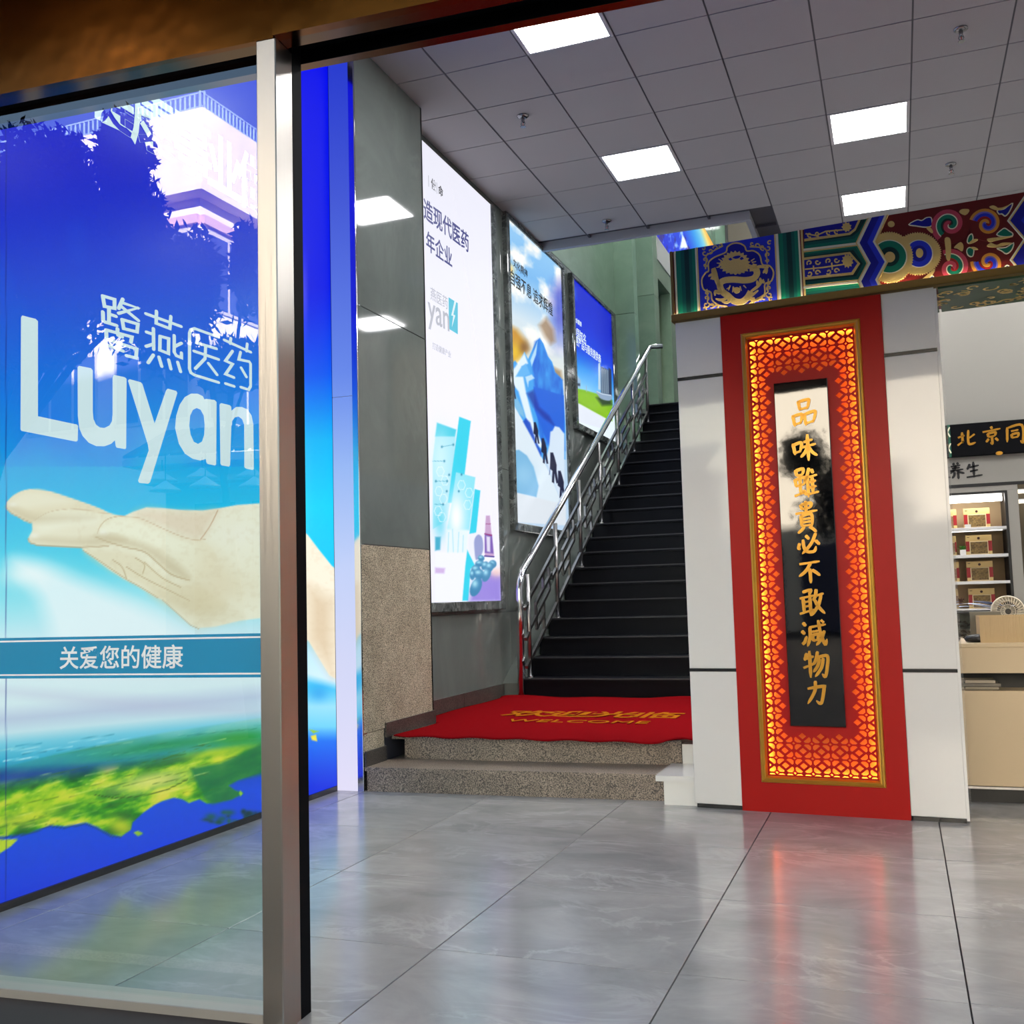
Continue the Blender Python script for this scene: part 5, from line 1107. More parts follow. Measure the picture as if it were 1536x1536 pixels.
for pts in ([(690, 300), (720, 292), (748, 330), (742, 348), (715, 330)], [(975, 165), (1000, 140), (1055, 140), (1060, 160), (1025, 192)], [(930, 470), (985, 425), (1012, 455), (1000, 505), (960, 480)], [(1235, 120), (1270, 108), (1305, 125), (1310, 150), (1265, 140)],
            [(1215, 400), (1250, 390), (1300, 385), (1350, 380), (1440, 376), (1380, 392), (1290, 412), (1240, 425)], [(1215, 455), (1250, 432), (1300, 450), (1350, 430), (1440, 432), (1380, 452), (1300, 470), (1230, 468)], [(1060, 430), (1100, 400), (1138, 402), (1110, 425), (1065, 440)], [(1070, 470), (1110, 468), (1140, 490), (1100, 490)], [(560, 790), (660, 740), (760, 655), (750, 700), (680, 760), (600, 800)], [(1290, 130), (1350, 125), (1435, 90), (1380, 125), (1320, 150)]):
    bp2('gold_cloud', k6, smooth(pts, 3), 'gold', .0058)
for pts, c in (([(540, 272), (610, 232), (650, 238), (690, 214), (730, 212), (740, 250), (735, 285), (680, 295), (600, 284)], 'navy'), ([(1305, 150), (1360, 140), (1400, 110), (1438, 90), (1420, 140), (1395, 180), (1370, 198), (1345, 180), (1320, 182)], 'navy'),
               ([(1300, 360), (1340, 320), (1370, 305), (1410, 330), (1438, 350), (1430, 372), (1360, 378)], 'green'), ([(1045, 410), (1060, 370), (1085, 355), (1095, 395), (1070, 432), (1050, 430)], 'green'), ([(1040, 500), (1060, 472), (1100, 485), (1095, 540), (1075, 550), (1050, 535)], 'green'), ([(1305, 480), (1380, 470), (1445, 432), (1430, 490), (1385, 525), (1340, 500)], 'green'),
               ([(560, 790), (640, 790), (720, 730), (750, 720), (760, 770), (700, 785), (620, 800)], 'navy'), ([(1330, 700), (1370, 640), (1400, 628), (1450, 690), (1450, 700)], 'navy')):
    r_ = bribbon('cloud_rim', k6, [[tuple(p) for p in smooth(pts, 3)]], .005, 'cream', .0052, closed=True)
    bp2('painted_cloud', k6, smooth(pts, 3), c, .0048)
kC = [(1540, 20), (1390, 240), (1530, 400), (1412, 580), (1560, 760)]
for d0, d1, c, w in ((0, 14, 'cream', .0085), (14, 26, 'gold', .008), (26, 120, 'navy', .0075), (120, 220, 'blue', .0072)):
    for k in range(4): bp2('chevron', k6, [(kC[k][0] + d0, kC[k][1]), (kC[k][0] + d1, kC[k][1]), (kC[k + 1][0] + d1, kC[k + 1][1]), (kC[k + 1][0] + d0, kC[k + 1][1])], c, w)
sof = marble('beam_soffit_paint', L(22, 60, 40), L(44, 84, 52), .5, 5, .0)
MB().fbox(S, 1.345, SE, 2.618, 2.628, -.50, -.02).build('soffit_board', sof, bm_)
so = MB(); SF = Frame(S.at(0, 2.6175, 0), S.ex, -S.en, (0, 0, -1))
rr = random.Random(5)
for k in range(70):
    u = rr.uniform(1.36, 2.4); v = rr.uniform(.05, .46); a0 = rr.uniform(0, 6); r_ = rr.uniform(.02, .05)
    so.ribbon([(u + r_ * (1 - .7 * t) * math.cos(a0 + 5 * t), v + r_ * (1 - .7 * t) * math.sin(a0 + 5 * t)) for t in np.linspace(0, 1, 9)], [.010] * 9, SF, -.0004, .0012)
o = recalc(so.build('soffit_scrolls', M['gold_leaf'], bm_)); o['kind'] = 'stuff'

# ---- counter at the right
YC = 5.97
FC = lambda yy: Frame((0, yy, 0), (1, 0, 0), (0, 0, 1), (0, -1, 0))
CF = FC(YC)
def cz_(x, y): return CF.read(x, y)
sc_ = thing('sales_counter', 'cream sales counter with a dark recessed shelf behind the right edge of the panel', 'counter', (1.3, YC + .3, 0))
zt_ = cz_(1490, 965)[1]; zd_ = cz_(1490, 1010)[1]; zs_ = cz_(1490, 1036)[1]; zk_ = cz_(1500, 1180)[1]
MB().fbox(CF, .27, 2.6, 0, zk_ - .002, -.62, -.06).build('toe_kick', M['counter_dark'], sc_)
MB().fbox(CF, .27, 2.6, zk_, zs_, -.62, 0, .003).build('front_panel', M['counter'], sc_)
MB().fbox(CF, .27, 2.6, zk_ - .014, zk_ - .002, -.02, .004).build('base_line', M['steel_old'], sc_)
MB().fbox(CF, .27, 2.6, zs_, zd_, -.62, -.20).build('shelf_recess', M['counter_dark'], sc_)
MB().fbox(CF, .27, 2.6, zd_, zt_ - .02, -.62, 0, .003).build('fascia', M['counter'], sc_)
MB().fbox(CF, .27, 2.6, zt_ - .02, zt_, -.62, 0.0, .002).build('worktop', M['counter'], sc_)
bk = []
for q, (a0, a1, c) in enumerate(((.30, .46, (150, 140, 120)), (.29, .47, (120, 112, 100)), (.30, .445, (170, 160, 140)))):
    o = MB().fbox(CF, a0, a1, zs_ + .004 + q * .017, zs_ + .018 + q * .017, -.19, -.015).build('booklet', mat('booklet_%d' % q, L(*c), .6), None)
    tag(o, ('lowest', 'middle', 'topmost')[q] + ' of three flat booklets in the dark counter shelf', 'booklet', 'booklets in the counter shelf')
# cardboard sheet standing on the counter
u0 = cz_(1470, 925)[0]; z1_ = cz_(1500, 925)[1]
cbs = thing('cardboard_box', 'open corrugated cardboard box standing on the cream counter', 'box', (.9, YC + .2, zt_))
m_ = mat('cardboard', L(202, 176, 136), .8, bump=.5, bscale=8, aniso=(40, 1, .5))
MB().fbox(CF, u0, 1.5, zt_, z1_, -.075, -.07).build('front_wall', m_, cbs); MB().fbox(CF, u0, u0 + .005, zt_, z1_, -.35, -.075).build('side_wall', m_, cbs); MB().fbox(CF, u0, 1.5, zt_, zt_ + .005, -.35, -.075).build('bottom', m_, cbs)
MB().fbox(CF, u0 + .005, 1.5, zt_, z1_, -.355, -.35).build('back_wall', m_, cbs)
# grey clipboard, black bag, glass case
p0 = FC(YC + .30).read(1455, 918); p1 = FC(YC + .30).read(1476, 957)
o = tag(MB().fbox(FC(YC + .37), p0[0], p0[0] + .16, zt_, p0[1], 0, .012, .002).build('clipboard', mat('grey_board', L(112, 108, 96), .5)), 'grey board standing upright behind the cardboard box', 'board')
vs_ = MB(); 
for k in range(1): vs_.lathe((0, 0, 0), [(.002, .0), (.075, .004), (.085, .02), (.07, .034), (.03, .042), (.002, .044)], 16)
o = recalc(vs_.build('black_bag', mat('black_plastic', L(20, 20, 22), .35, bump=.8, bscale=30), None, True)); o.location = (.385, YC + .14, zt_); o.scale = (.85, .7, 1); tag(o, 'crumpled black bag lying on the counter by the white panel edge', 'bag')
gc = thing('glass_case', 'low glass display case with dried goods under the papers', 'display case', (.62, 6.95, 0))
YG = 7.2; GFm = FC(YG); g0 = GFm.read(1436, 960); g1 = GFm.read(1436, 918)
MB().fbox(GFm, .28, 1.4, 0, g0[1], -.5, 0).build('base', M['counter'], gc)
MB().fbox(GFm, .28, 1.4, g0[1], g1[1] - .012, -.012, 0).build('glass_front', M['glass'], gc)
MB().fbox(GFm, .28, 1.4, g0[1] + .0, g1[1] - .012, -.5, -.48).build('back_panel', mat('case_back', L(150, 150, 140), .6, var=.9, bscale=14), gc)
MB().fbox(GFm, .28, 1.4, g1[1] - .012, g1[1], -.5, .012, .002).build('top_rim', M['counter_dark'], gc)
hb = MB(); rr = random.Random(9)
for k in range(90):
    c = GFm.at(rr.uniform(.30, .70), g0[1] + .0 + rr.uniform(0, .10), -.1 - rr.uniform(0, .3)); a_ = rr.uniform(0, 6); d = np.array([math.cos(a_), math.sin(a_), rr.uniform(-.3, .3)]) * rr.uniform(.02, .05)
    hb.tube([c - d, c + np.array([0, 0, .01]), c + d], [.003, .009, .003], 6)
o = hb.build('dried_roots', mat('dried_root', L(62, 54, 44), .8, var=.6, bscale=30), None, True); o['kind'] = 'stuff'; tag(o, 'heap of dark dried roots inside the low glass case', 'dried goods')
# papers on the glass case
zp_ = g1[1]
for k, (a0, b0, rz, dx, dy, dz, c, lab) in enumerate(((.42, .10, .10, .30, .20, 0, (186, 196, 216), 'pale blue sheet lying lowest on the glass case'), (.50, .14, -.25, .26, .20, .016, (206, 212, 226), 'pale sheet lying askew in the middle of the papers'), (.60, .12, .3, .26, .2, .032, (150, 160, 190), 'blue-grey curled sheet topmost of the papers'))):
    m = MB(); n_ = 8; vs = []; fs = []
    for i in range(n_ + 1):
        for j in range(2): vs.append(((i / n_ - .5) * dx, (j - .5) * dy, .014 + .02 * math.sin(i / n_ * 3.4 + k)))
    for i in range(n_): fs.append((2 * i, 2 * i + 2, 2 * i + 3, 2 * i + 1))
    o = m.add(vs, fs).build('paper_sheet', mat('paper_%d' % k, L(*c), .7), None, True); sm = o.modifiers.new('t', 'SOLIDIFY'); sm.thickness = .0012
    o.location = (a0, YG + b0 + .1, zp_ + dz); o.rotation_euler = (0, 0, rz); tag(o, lab, 'paper', 'papers on the glass case')
# fan
fc_ = FC(YC + .45).read(1512, 917)
fx, fz = fc_; fy = YC + .45
fan = thing('desk_fan', 'small cream desk fan with round slotted grille behind the cardboard box', 'fan', (fx, fy, zt_))
wm = mat('fan_plastic', L(226, 220, 204), .35)
R_ = .084
def ringt(r_, yy, rad, m): return m.tube([(r_ * math.cos(t), yy, (fz - zt_) + r_ * math.sin(t)) for t in np.linspace(0, 2 * math.pi, 33)], rad, 6, False)
mb = MB(); ringt(R_, 0, .005, mb); mb.build('front_ring', wm, fan, True, True)
mb = MB()
vs = []; n_ = 28
for yy, r_ in ((0, R_), (.03, R_ + .004), (.06, R_ - .006), (.075, R_ - .03)):
    vs.append([(r_ * math.cos(2 * math.pi * k / n_), yy, fz - zt_ + r_ * math.sin(2 * math.pi * k / n_)) for k in range(n_)])
fl2 = [p for g in vs for p in g]; mb.add(fl2, [(i * n_ + k, i * n_ + (k + 1) % n_, (i + 1) * n_ + (k + 1) % n_, (i + 1) * n_ + k) for i in range(3) for k in range(n_)]); recalc(mb.build('rear_housing', wm, fan, True, True))
mb = MB()
for k in range(30):
    t = 2 * math.pi * k / 30; mb.tube([(.016 * math.cos(t), -.012, fz - zt_ + .016 * math.sin(t)), (.055 * math.cos(t + .15), -.010, fz - zt_ + .055 * math.sin(t + .15)), (R_ * math.cos(t + .25), 0, fz - zt_ + R_ * math.sin(t + .25))], .0016, 5)
for r_ in (.038, .060): ringt(r_, -.011, .0014, mb)
o = mb.build('grille_bars', wm, fan, True, True); o['kind'] = 'stuff'
recalc(MB().slab([(.016 * math.cos(t), .016 * math.sin(t)) for t in np.linspace(0, 2 * math.pi, 20, endpoint=False)], Frame((0, 0, fz - zt_), (1, 0, 0), (0, 0, 1), (0, -1, 0)), .008, .016).build('hub_cap', M['black_gloss'], fan, False, True))
for k in range(5):
    t0 = 2 * math.pi * k / 5
    MB().ribbon([(.012 * math.cos(t0 + a_), .012 * math.sin(t0 + a_)) if a_ == 0 else (a_ * .07 * math.cos(t0 + a_ * .5), a_ * .07 * math.sin(t0 + a_ * .5)) for a_ in (0, .4, .75)], [.012, .03, .026], Frame((0, .03, fz - zt_), (1, 0, 0), (0, 0, 1), (0, -1, 0)), 0, .002).build('blade', M['counter_dark'], fan, False, True)
MB().tube([(0, .05, fz - zt_ - .03), (0, .05, .012)], .012, 10).build('stem', wm, fan, True, True); recalc(MB().lathe((0, .05, 0), [(.05, 0), (.05, .008), (.02, .014)], 18).build('foot', wm, fan, True, True))

# ---- lit display cabinet and its wall
YK = 10.4; KF = FC(YK); kz = lambda x, y: KF.read(x, y)
ww = structure('wall_inner', 'grey-cream wall above the display cabinet')
xl_, xr_ = -.75, kz(1526, 725)[0]
zl = kz(1470, 727)[1]; ztp = kz(1470, 740)[1]
zsg = kz(1470, 684)[1]
MB().box(-.8, 6.0, YK + .02, YK + .12, zl + .02, 4.2).build('upper_wall', M['wall_cream'], ww)
MB().box(-.8, xr_, YK + .55, YK + .65, 0, zl).build('lower_wall', M['wall_cream'], ww)
dc = thing('display_cabinet', 'grey wall cabinet with lit shelves of red and gold gift boxes', 'cabinet', ((xl_ + xr_) / 2, YK + .3, 0))
MB().fbox(KF, -.5, 6.0, zl + .012, zsg + .0, -.02, .0).build('fascia', M['wall_cream'], dc)
MB().fbox(KF, -.5, 6.0, zl - .016, zl + .012, -.03, .004).build('dark_line', M['counter_dark'], dc)
xi = kz(1508, 760)[0]; zin = kz(1470, 741)[1]
MB().fbox(KF, -.5, xr_, zin + .02, zl - .016, -.5, 0, .002).build('top_panel', M['wall_cream'], dc)
MB().fbox(KF, xi + .022, xr_, 0, zin + .02, -.5, 0, .002).build('side_panel', M['wall_cream'], dc)
MB().fbox(KF, xi, xi + .022, .4, zin + .02, -.45, .004).build('dark_post', M['counter_dark'], dc)
MB().fbox(KF, -.5, xi, zin, zin + .02, -.45, .004).build('dark_header', M['counter_dark'], dc)
MB().fbox(KF, -.5, xi, .4, zin, -.46, -.44).build('back_panel', mat('cabinet_back', L(196, 168, 130), .7), dc)
MB().fbox(KF, -.5, xi, .4, .8, -.44, -.02).build('cupboard', M['wall_cream'], dc)
za, zb2 = kz(1465, 743)[1], kz(1465, 752)[1]
MB().fbox(KF, -.4, xi - .02, zb2, zin - .004, -.10, -.03).build('light_tube', glow('cabinet_light', (1, .97, .92, 1), 11.0), dc)
SH = [kz(1470, yy)[1] for yy in (790.5, 831.5, 871.5)] + [kz(1470, 913)[1]]
for z_ in SH: MB().fbox(KF, -.5, xi + .0, z_ - .028, z_, -.44, -.005, .002).build('shelf', M['white'], dc)
MB().fbox(KF, -.3, xi - .03, SH[0] - .034, SH[0] - .029, -.10, -.07).build('shelf_light', glow('shelf_light', (1, .95, .85, 1), 3.0), dc)
for ch, px_, py_ in (('养', 1434, 706.5), ('生', 1461, 705)):
    u, v = kz(px_, py_); recalc(brush(MB(), KJ[ch], KF, u, v, .145, .155, .021, 0.0, .004).build('character', M['counter_dark'], dc))
# gift boxes
gm = dict(gold=mat('box_gold', L(214, 184, 120), .4), red=mat('box_red', L(150, 18, 26), .45), clear=mat('herb_window', L(140, 112, 60), .35, var=.95, bscale=60, bump=.8), dark=mat('box_seal', L(60, 24, 16), .5), rim=mat('window_rim', L(222, 200, 156), .4))
GL_ = ['gold and red gift box alone at the right of the top lit shelf', 'gold and red gift box beside the small potted plant on the second lit shelf', 'gold and red gift box at the right of the third lit shelf', 'gold and red gift box at the right of the lowest lit shelf, above the papers']
bw, bh, bd_ = .225, .185, .08
gb = thing('gift_box', GL_[0], 'gift box', (0, 0, 0), 'gift boxes on the lit shelves')
G0 = Frame((0, 0, 0), (1, 0, 0), (0, 0, 1), (0, -1, 0))
MB().fbox(G0, -bw / 2, bw / 2, 0, bh, -bd_, 0, .002).build('carton', gm['gold'], gb, False, True)
for s_ in (-1, 1):
    a_, b_ = sorted((s_ * bw / 2, s_ * (bw / 2 - .050))); MB().fbox(G0, a_, b_, .034, .128, -.001, .0015).build('red_side', gm['red'], gb, False, True)
MB().fbox(G0, -.080, .080, .004, .128, .0, .004, .002).build('window_rim', gm['rim'], gb, False, True)
MB().fbox(G0, -.072, .072, .011, .121, .004, .007).build('herb_window', gm['clear'], gb, False, True)
MB().slab([(.012 * math.cos(t), .155 + .012 * math.sin(t)) for t in np.linspace(0, 2 * math.pi, 16, endpoint=False)], G0, 0, .002).build('seal', gm['dark'], gb, False, True)
MB().fbox(G0, -.10, -.078, .163, .168, 0, .001).build('caption', gm['dark'], gb, False, True)
pos = []
for k, (px_, z_) in enumerate(zip((1468.5, 1471.5, 1473, 1476), SH)):
    u = kz(px_, 800 + 40 * k)[0]; pos.append((u, YK + .14, z_))
gb.location = pos[0]
for k in range(1, 4): copy_tree(gb, pos[k], GL_[k], 'gift boxes on the lit shelves')
for k, lab in ((0, 'gift box on the top lit shelf half hidden by the white panel'), (1, 'gift box on the second lit shelf half hidden by the white panel'), (2, 'gift box on the third lit shelf half hidden by the white panel')):
    px_ = (1418, 1417.5, 1422)[k]; copy_tree(gb, (kz(px_, 800 + 40 * k)[0], YK + .14, SH[k]), lab, 'gift boxes on the lit shelves')
# price card and plant
u = kz(1452, 785)[0]; o = tag(MB().fbox(KF, u - .026, u + .026, SH[0], SH[0] + .032, -.05, -.047).build('price_card', M['white']), 'small white price card before the top gift box', 'card')
u = kz(1445, 826)[0]
pl = thing('potted_plant', 'tiny green plant in a white cube pot on the second lit shelf', 'plant', (u, YK + .08, SH[1]))
MB().box(-.025, .025, -.025, .025, 0, .05).build('pot', M['white_gloss'], pl, False, True)
mb = MB(); rr = random.Random(2)
for k in range(46):
    a_ = rr.uniform(0, 6.28); r_ = rr.uniform(.01, .034); h_ = rr.uniform(.05, .085); w_ = .008
    c = Vector((r_ * math.cos(a_), r_ * math.sin(a_), h_)); t = Vector((-math.sin(a_), math.cos(a_), 0)) * w_; d = Vector((math.cos(a_), math.sin(a_), .4)) * .014
    mb.add([c - d, c + t, c + d, c - t], [(0, 1, 2, 3)])
o = mb.build('foliage', mat('plant_green', L(60, 150, 50), .5), pl, False, True); o['kind'] = 'stuff'
# dark flower-like herb on lowest shelf
u = kz(1437, 888)[0]; mb = MB()
for k in range(40):
    a_ = rr.uniform(0, 6.28); r_ = rr.uniform(.0, .05); c = Vector((r_ * math.cos(a_), .3 * r_ * math.sin(a_), .05 + rr.uniform(0, .05))); e_ = rr.uniform(.008, .016); q = rr.uniform(0, 6)
    mb.add([c + Vector((math.cos(q + i * 2.1) * e_, rr.uniform(-.01, .01), math.sin(q + i * 2.1) * e_)) for i in range(3)], [(0, 1, 2)])
mb.tube([(0, 0, 0), (0, 0, .06)], .005, 6)
o = mb.build('dried_mushroom', mat('mushroom_brown', L(80, 44, 28), .7), None); o.location = (u, YK + .1, SH[3]); tag(o, 'dark brown dried mushroom on the lowest lit shelf beside the panel', 'dried mushroom')
# black name board with gold characters
a_, b_ = kz(1416, 662), kz(1480, 660)
zs0, zs1 = kz(1480, 683)[1], kz(1480, 634)[1]
xs0 = kz(1416, 660)[0]
nb = thing('name_board', 'black shop name board with gold brush characters and a green carved end', 'sign', (xs0 + 1, YK, zs0))
MB().fbox(KF, xs0 + .055, xs0 + 2.6, zs0, zs1, .002, .05, .004).build('board', M['black'], nb)
ge = MB(); zz = [zs0 + (zs1 - zs0) * t for t in (0, .25, .5, .75, 1)]
MB().fbox(KF, xs0, xs0 + .055, zs0, zs1, .002, .055, .003).build('carved_end', mat('carved_green', L(10, 84, 62), .5), nb)
for t0 in (.12, .62):
    za_ = zs0 + (zs1 - zs0) * t0; hh = (zs1 - zs0) * .3
    recalc(MB().ribbon([(xs0 + .052, za_), (xs0 + .03, za_ + hh / 2), (xs0 + .052, za_ + hh)], [.012] * 3, KF, .055, .060).build('carved_zigzag', PC['cream'], nb))
recalc(MB().ribbon([(xs0 + .003, zs0 + (zs1 - zs0) * .42), (xs0 + .02, zs0 + (zs1 - zs0) * .54), (xs0 + .003, zs0 + (zs1 - zs0) * .66)], [.012] * 3, KF, .055, .060).build('carved_zigzag', PC['cream'], nb))
for ch, px_, py_ in (('北', 1449, 658), ('京', 1487, 654), ('同', 1521.5, 652)):
    u, v = kz(px_, py_); recalc(brush(MB(), KJ[ch], KF, u, v, .17, .17, .020, .050, .056).build('character', M['gold'], nb))
u, v = kz(1498, 681)
recalc(MB().slab([(u + .03 * math.cos(t), v + .018 * math.sin(t)) for t in np.linspace(0, 2 * math.pi, 14, endpoint=False)], KF, .05, .062).build('gold_stud', M['gold'], nb))
# far lamps right of the cabinet
for k, (py_, lab) in enumerate(((737, 'upper of the two far strip lamps at the right edge'), (752, 'lower of the two far strip lamps at the right edge'))):
    u, v = FC(12.3).read(1532, py_); t = thing('strip_lamp', lab, 'lamp', (u, 12.3, v), 'far strip lamps')
    MB().box(-.06, .5, -.03, .03, .018, .03).build('housing', M['ledframe'], t, False, True); MB().box(-.06, .5, -.03, .03, -.02, .018).build('tube', glow('strip_tube_%d' % k, (1, .9, .66, 1), 2.2), t, False, True)

# ================================================================== STREET (seen in the glass and the polished surfaces)
gd = struct(MB().box(-60, 60, -60, 2.62, -.4, -.10).build('ground', mat('street_paving', L(72, 70, 68), .8, var=.3, bscale=2)), 'grey street paving before the entrance')
dstep = struct(MB().fbox(FACADE, -1.5, 5.6, -.1, -.005, -.2, .35).build('door_step', M['granite']), 'stone threshold at the entrance')
def mir(x, y, z=None, dist=None, plane=None):        # where a sight line goes after bouncing off the fixed pane
    d = ray(x, y); n_ = FACADE.en; O = np.array([0, 0, EYE]); k = ((FACADE.at(0, 0, -.058) - O) @ n_) / (d @ n_); G = O + d * k; m_ = d - 2 * (d @ n_) * n_
    if z is not None: return G + m_ * ((z - G[2]) / m_[2])
    if plane is not None: return G + m_ * ((plane - G[1]) / m_[1])
    return G + m_ * (dist / math.hypot(m_[0], m_[1]))
wallm = mat('rendered_wall', L(236, 228, 214), .8, var=.12, bscale=.8)
C0 = mir(304, 160, dist=42.0); ZR = C0[2]
q = mir(83, 214, z=ZR); r = mir(384, 212, z=ZR)
e1 = (q - C0)[:2]; e1 = e1 / np.hypot(*e1); e2 = (r - C0)[:2]; e2 = e2 - e1 * (e1 @ e2); e2 = e2 / np.hypot(*e2)
n1 = -e2; n2 = -e1
f1 = Frame((C0[0], C0[1], 0), (*e1, 0), (0, 0, 1), (*n1, 0)); f2 = Frame((C0[0], C0[1], 0), (*e2, 0), (0, 0, 1), (*n2, 0))
bl_ = thing('building', 'sunlit pale corner building with roof railing, mirrored in the glass pane', 'building', (C0[0], C0[1], 0))
MB().fbox(f1, .7, 34, 0, ZR - 3.6, -26, -.7).build('wall', wallm, bl_)
MB().fbox(f1, 0, 34, ZR - 3.4, ZR, -26, 0).build('parapet', wallm, bl_)
MB().fbox(f1, 0, 34, ZR - 3.7, ZR - 3.4, -26, .1).build('cornice', wallm, bl_)
win = mat('window_dark', L(60, 66, 96), .08); fr_ = mat('window_frame', L(196, 190, 180), .6); pinkw = mat('pink_render', L(206, 168, 160), .8)
for fr, us in ((f1, (1.2, 6.4, 11.6, 16.8)), (f2, (1.2, 6.4, 11.6))):
    for u in us:
        for v in (ZR - 8.6, ZR - 13.6):
            w = MB().fbox(fr, u, u + 4.2, v, v + 3.6, -.75, -.62).build('window', fr_, bl_)
            for k in range(3): MB().fbox(fr, u + .12 + k * 1.36, u + 1.3 + k * 1.36, v + .15, v + 3.4, -.63, -.59).build('pane', win, w)
    MB().fbox(fr, .7, 22, ZR - 4.9, ZR - 4.5, -.75, -.45).build('band_course', pinkw, bl_)
for fr in (f1, f2):
    rb = MB()
    rb.fbox(fr, 0, 26, ZR + .72, ZR + .78, -.2, -.12).fbox(fr, 0, 26, ZR + .10, ZR + .14, -.2, -.12)
    for k in range(100): rb.fbox(fr, k * .26, k * .26 + .05, ZR, ZR + .72, -.18, -.12)
    o = rb.build('roof_railing', mat('railing_blue', L(150, 180, 206), .5), bl_); o['kind'] = 'stuff'
# shop front across the street: eaves, door, hanging lamps
YS = -13.2
sh_ = thing('street_shop', 'old street shop with white eaves and hanging lamps, mirrored in the glass pane', 'shop', (-10.5, YS, 0))
p0, p1 = mir(196, 705, plane=YS), mir(400, 690, plane=YS)
xa, xb_ = min(p0[0], p1[0]) - .2, max(p0[0], p1[0]) + 2.5
zE = mir(300, 693, plane=YS)[2]; zE2 = mir(300, 712, plane=YS)[2]
tile = mat('roof_tile_grey', L(96, 104, 110), .7); pale = mat('pale_blue_wall', L(176, 200, 214), .8)
FSH = Frame((0, YS, 0), (1, 0, 0), (0, 0, 1), (0, 1, 0))
MB().fbox(FSH, xa + .5, xb_, 0, zE + .2, -1.4, -.8).build('shop_wall', pale, sh_)
MB().fbox(FSH, xa, xb_, zE, zE + .16, -.9, 0).build('eave', mat('eave_white', L(244, 240, 232), .6), sh_); MB().fbox(FSH, xa + .3, xb_, zE2 - .1, zE2 + .02, -.9, -.3).build('eave', M['white'], sh_)
for k in range(16):
    x_ = xa + k * (xb_ - xa) / 16; MB().add([(x_ + .02, YS, zE + .17), (x_ + .3, YS, zE + .17), (x_ + .3, YS - 1.6, zE + .95), (x_ + .02, YS - 1.6, zE + .95), (x_ + .02, YS, zE + .22), (x_ + .3, YS, zE + .22), (x_ + .3, YS - 1.6, zE + 1.0), (x_ + .02, YS - 1.6, zE + 1.0)], [(3, 2, 1, 0), (4, 5, 6, 7), (0, 1, 5, 4), (1, 2, 6, 5), (2, 3, 7, 6), (3, 0, 4, 7)]).build('roof_tile', tile, sh_)
for x_ in (xa + 1.2, xa + 2.5): MB().fbox(FSH, x_, x_ + .9, .1, zE2 - .5, -.8, -.74).build('shop_door', win, sh_)
for k, (px_, py_) in enumerate(((243, 722), (303, 717), (377, 716), (248, 737), (308, 731), (382, 731))):
    g = mir(px_, py_, plane=YS + (.25 if k < 3 else 1.0))
    t = thing('hanging_lamp', 'white cone street lamp %s, mirrored under the shop eaves' % ('at upper left', 'at upper centre', 'at upper right', 'at lower left', 'at lower centre', 'at lower right')[k], 'lamp', tuple(g), 'lamps under the shop eaves')
    recalc(MB().lathe((0, 0, 0), [(.30, 0), (.28, .03), (.10, .14), (.03, .2)], 16).build('shade', mat('lamp_white_%d' % k, L(250, 248, 240), .5), t, True, True)); MB().tube([(0, 0, .18), (0, 0, zE - g[2] + .05)], .012, 5).build('cord', M['counter_dark'], t, False, True)
# low row of pale houses straight across the street
for k, (x0_, x1_, h_) in enumerate(((-8.2, -4.2, 9.4), (-4.0, .2, 10.4), (.4, 5.2, 9.6), (5.4, 11, 10.8))):
    hs = thing('house', 'sunlit pale street house, %s of four across the street' % ('first from the corner building', 'second from the corner building', 'third from the corner building', 'farthest from the corner building')[k], 'house', ((x0_ + x1_) / 2, -18, 0), 'houses across the street')
    HF = Frame((0, -18, 0), (1, 0, 0), (0, 0, 1), (0, 1, 0))
    MB().fbox(HF, x0_, x1_, 0, h_, -6, 0).build('wall', wallm, hs); MB().fbox(HF, x0_ - .1, x1_ + .1, h_, h_ + .25, -6, .25).build('roof_edge', tile, hs)
    for u in np.arange(x0_ + .5, x1_ - 1.2, 1.6):
        w = MB().fbox(HF, u, u + 1.0, h_ - 2.2, h_ - .9, -.02, .03).build('window', fr_, hs); MB().fbox(HF, u + .08, u + .92, h_ - 2.12, h_ - .98, .03, .05).build('pane', win, w)
        MB().fbox(HF, u, u + 1.1, 0, 2.4, -.02, .04).build('shop_door', win, hs)
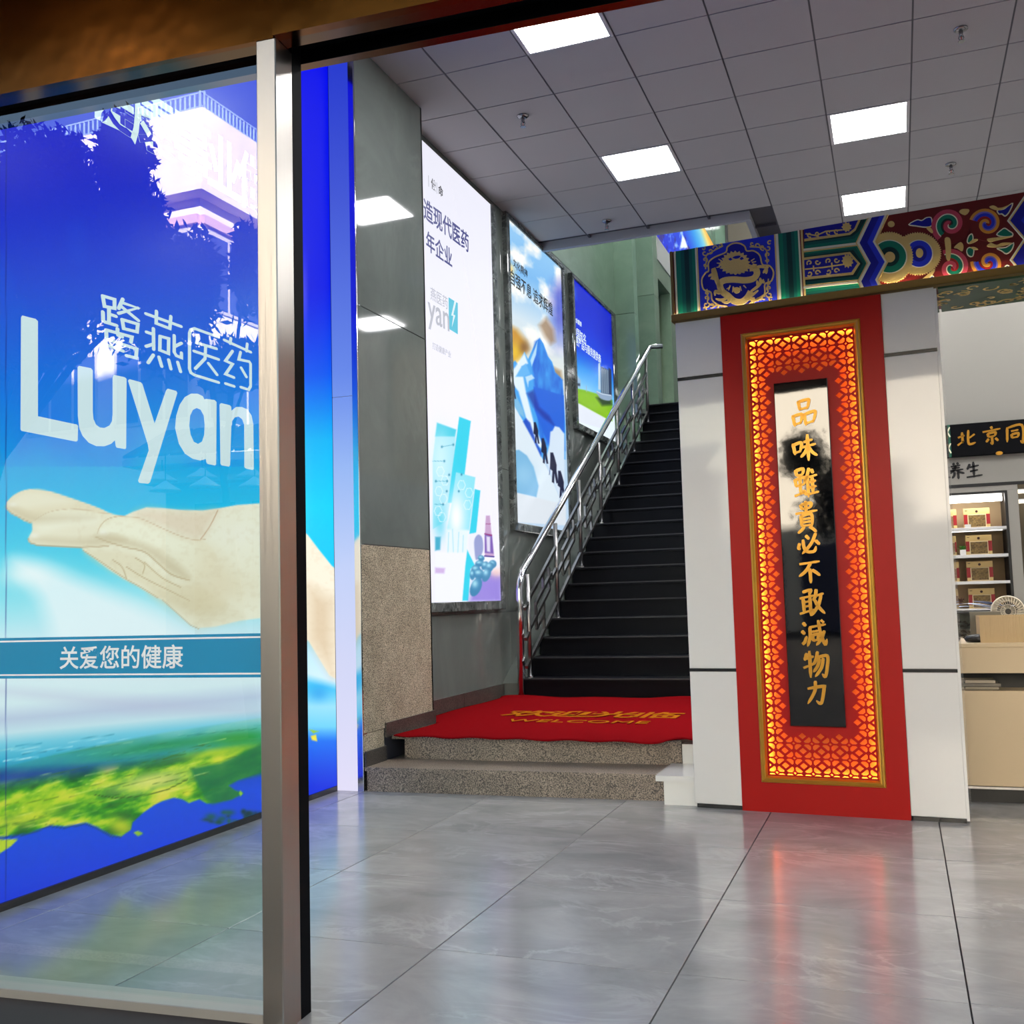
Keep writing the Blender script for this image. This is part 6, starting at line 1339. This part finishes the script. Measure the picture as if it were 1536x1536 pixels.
# trees
leafm = mat('leaf_dark', L(24, 38, 22), .8, ior=1.1); barkm = mat('bark', L(70, 58, 48), .9, bump=1, bscale=12)
def tree(label, base, crowns, n, seed, trunk=.14):
    g = np.random.default_rng(seed); t = thing('street_tree', label, 'tree', tuple(base), 'street trees')
    top = np.array(crowns[0][0]); b0 = np.array(base, float)
    recalc(MB().tube([b0, b0 * .6 + top * .4, top], [trunk, trunk * .7, trunk * .2], 10).build('trunk', barkm, t, True))
    tot = sum(w for _, _, w in crowns); vv = []
    for c, rad, wgt in crowns:
        c = np.array(c); rad = np.array(rad); s0 = b0 * .45 + top * .55
        for k in range(2):
            e_ = c + g.uniform(-.4, .4, 3) * rad
            recalc(MB().tube([s0, (s0 + e_) / 2 + [0, 0, .15], e_], [trunk * .4, trunk * .25, .015], 7).build('branch', barkm, t, True))
        m_ = int(n * wgt / tot); nc = 40; cc = g.normal(size=(nc, 3)); cc /= np.linalg.norm(cc, axis=1)[:, None]; cc *= (g.uniform(.1, 1, nc) ** .5)[:, None] * .9
        cc = cc * rad + c; P_ = cc[g.integers(0, nc, m_)] + g.normal(size=(m_, 3)) * rad * .17
        d = g.normal(size=(m_, 3)); d[:, 2] -= .5; d /= np.linalg.norm(d, axis=1)[:, None]
        s = np.cross(d, g.normal(size=(m_, 3))); s /= np.linalg.norm(s, axis=1)[:, None]
        ln = g.uniform(.09, .19, m_)[:, None]; wd = ln * .17
        vv.append(np.stack([P_ - d * ln / 2, P_ + s * wd, P_ + d * ln / 2, P_ - s * wd], 1).reshape(-1, 3))
    v = np.concatenate(vv); n = len(v) // 4
    me = bpy.data.meshes.new('crown'); q = np.arange(4 * n, dtype=np.int32)
    me.vertices.add(4 * n); me.vertices.foreach_set('co', v.ravel()); me.loops.add(4 * n); me.loops.foreach_set('vertex_index', q)
    me.polygons.add(n); me.polygons.foreach_set('loop_start', q[::4].copy()); me.polygons.foreach_set('loop_total', np.full(n, 4, dtype=np.int32)); me.update(calc_edges=True); me.validate()
    o = link('crown', me, leafm, t); o['kind'] = 'stuff'
mt = lambda x_, y_: tuple(mir(x_, y_, dist=8.5))
c_ = mt(-120, 380)
tree('dense leafy street tree whose crown is mirrored on the blue lightbox', (c_[0], c_[1], -.1),
     [(mt(95, 380), (.80, .80, 1.05), 10), (mt(70, 260), (.5, .5, .45), 3), (mt(185, 235), (.30, .30, .45), 2.5), (mt(175, 330), (.5, .5, .6), 5), (mt(235, 440), (.62, .62, .75), 6.5), (mt(-40, 330), (.6, .6, 1.0), 4), (mt(215, 345), (.25, .25, .35), 1.5), (mt(-20, 500), (.7, .7, .5), 5), (mt(60, 500), (.5, .5, .35), 3)], 44000, 11)
c_ = mir(350, 400, dist=7.2); m2 = lambda x_, y_: tuple(mir(x_, y_, dist=7.2))
tree('slender street tree mirrored near the steel post', (c_[0] + .2, c_[1], -.1), [(m2(300, 420), (.2, .2, .5), 1.4), (m2(375, 400), (.2, .2, .5), 1.0), (m2(345, 545), (.4, .4, .25), 1.6)], 3400, 12, .06)
tree('leafy street tree opposite the door, seen only as dark reflections', (-3.4, -11.5, -.1), [((-3.4, -11.5, 3.0), (1.2, 1.2, 1.0), 1), ((-4.4, -11.5, 4.0), (.5, .5, .6), .4)], 9000, 13)
tree('leafy street tree farther right along the street', (4.6, -11, -.1), [((4.6, -11, 4.2), (1.8, 1.8, 1.7), 1)], 12000, 14)
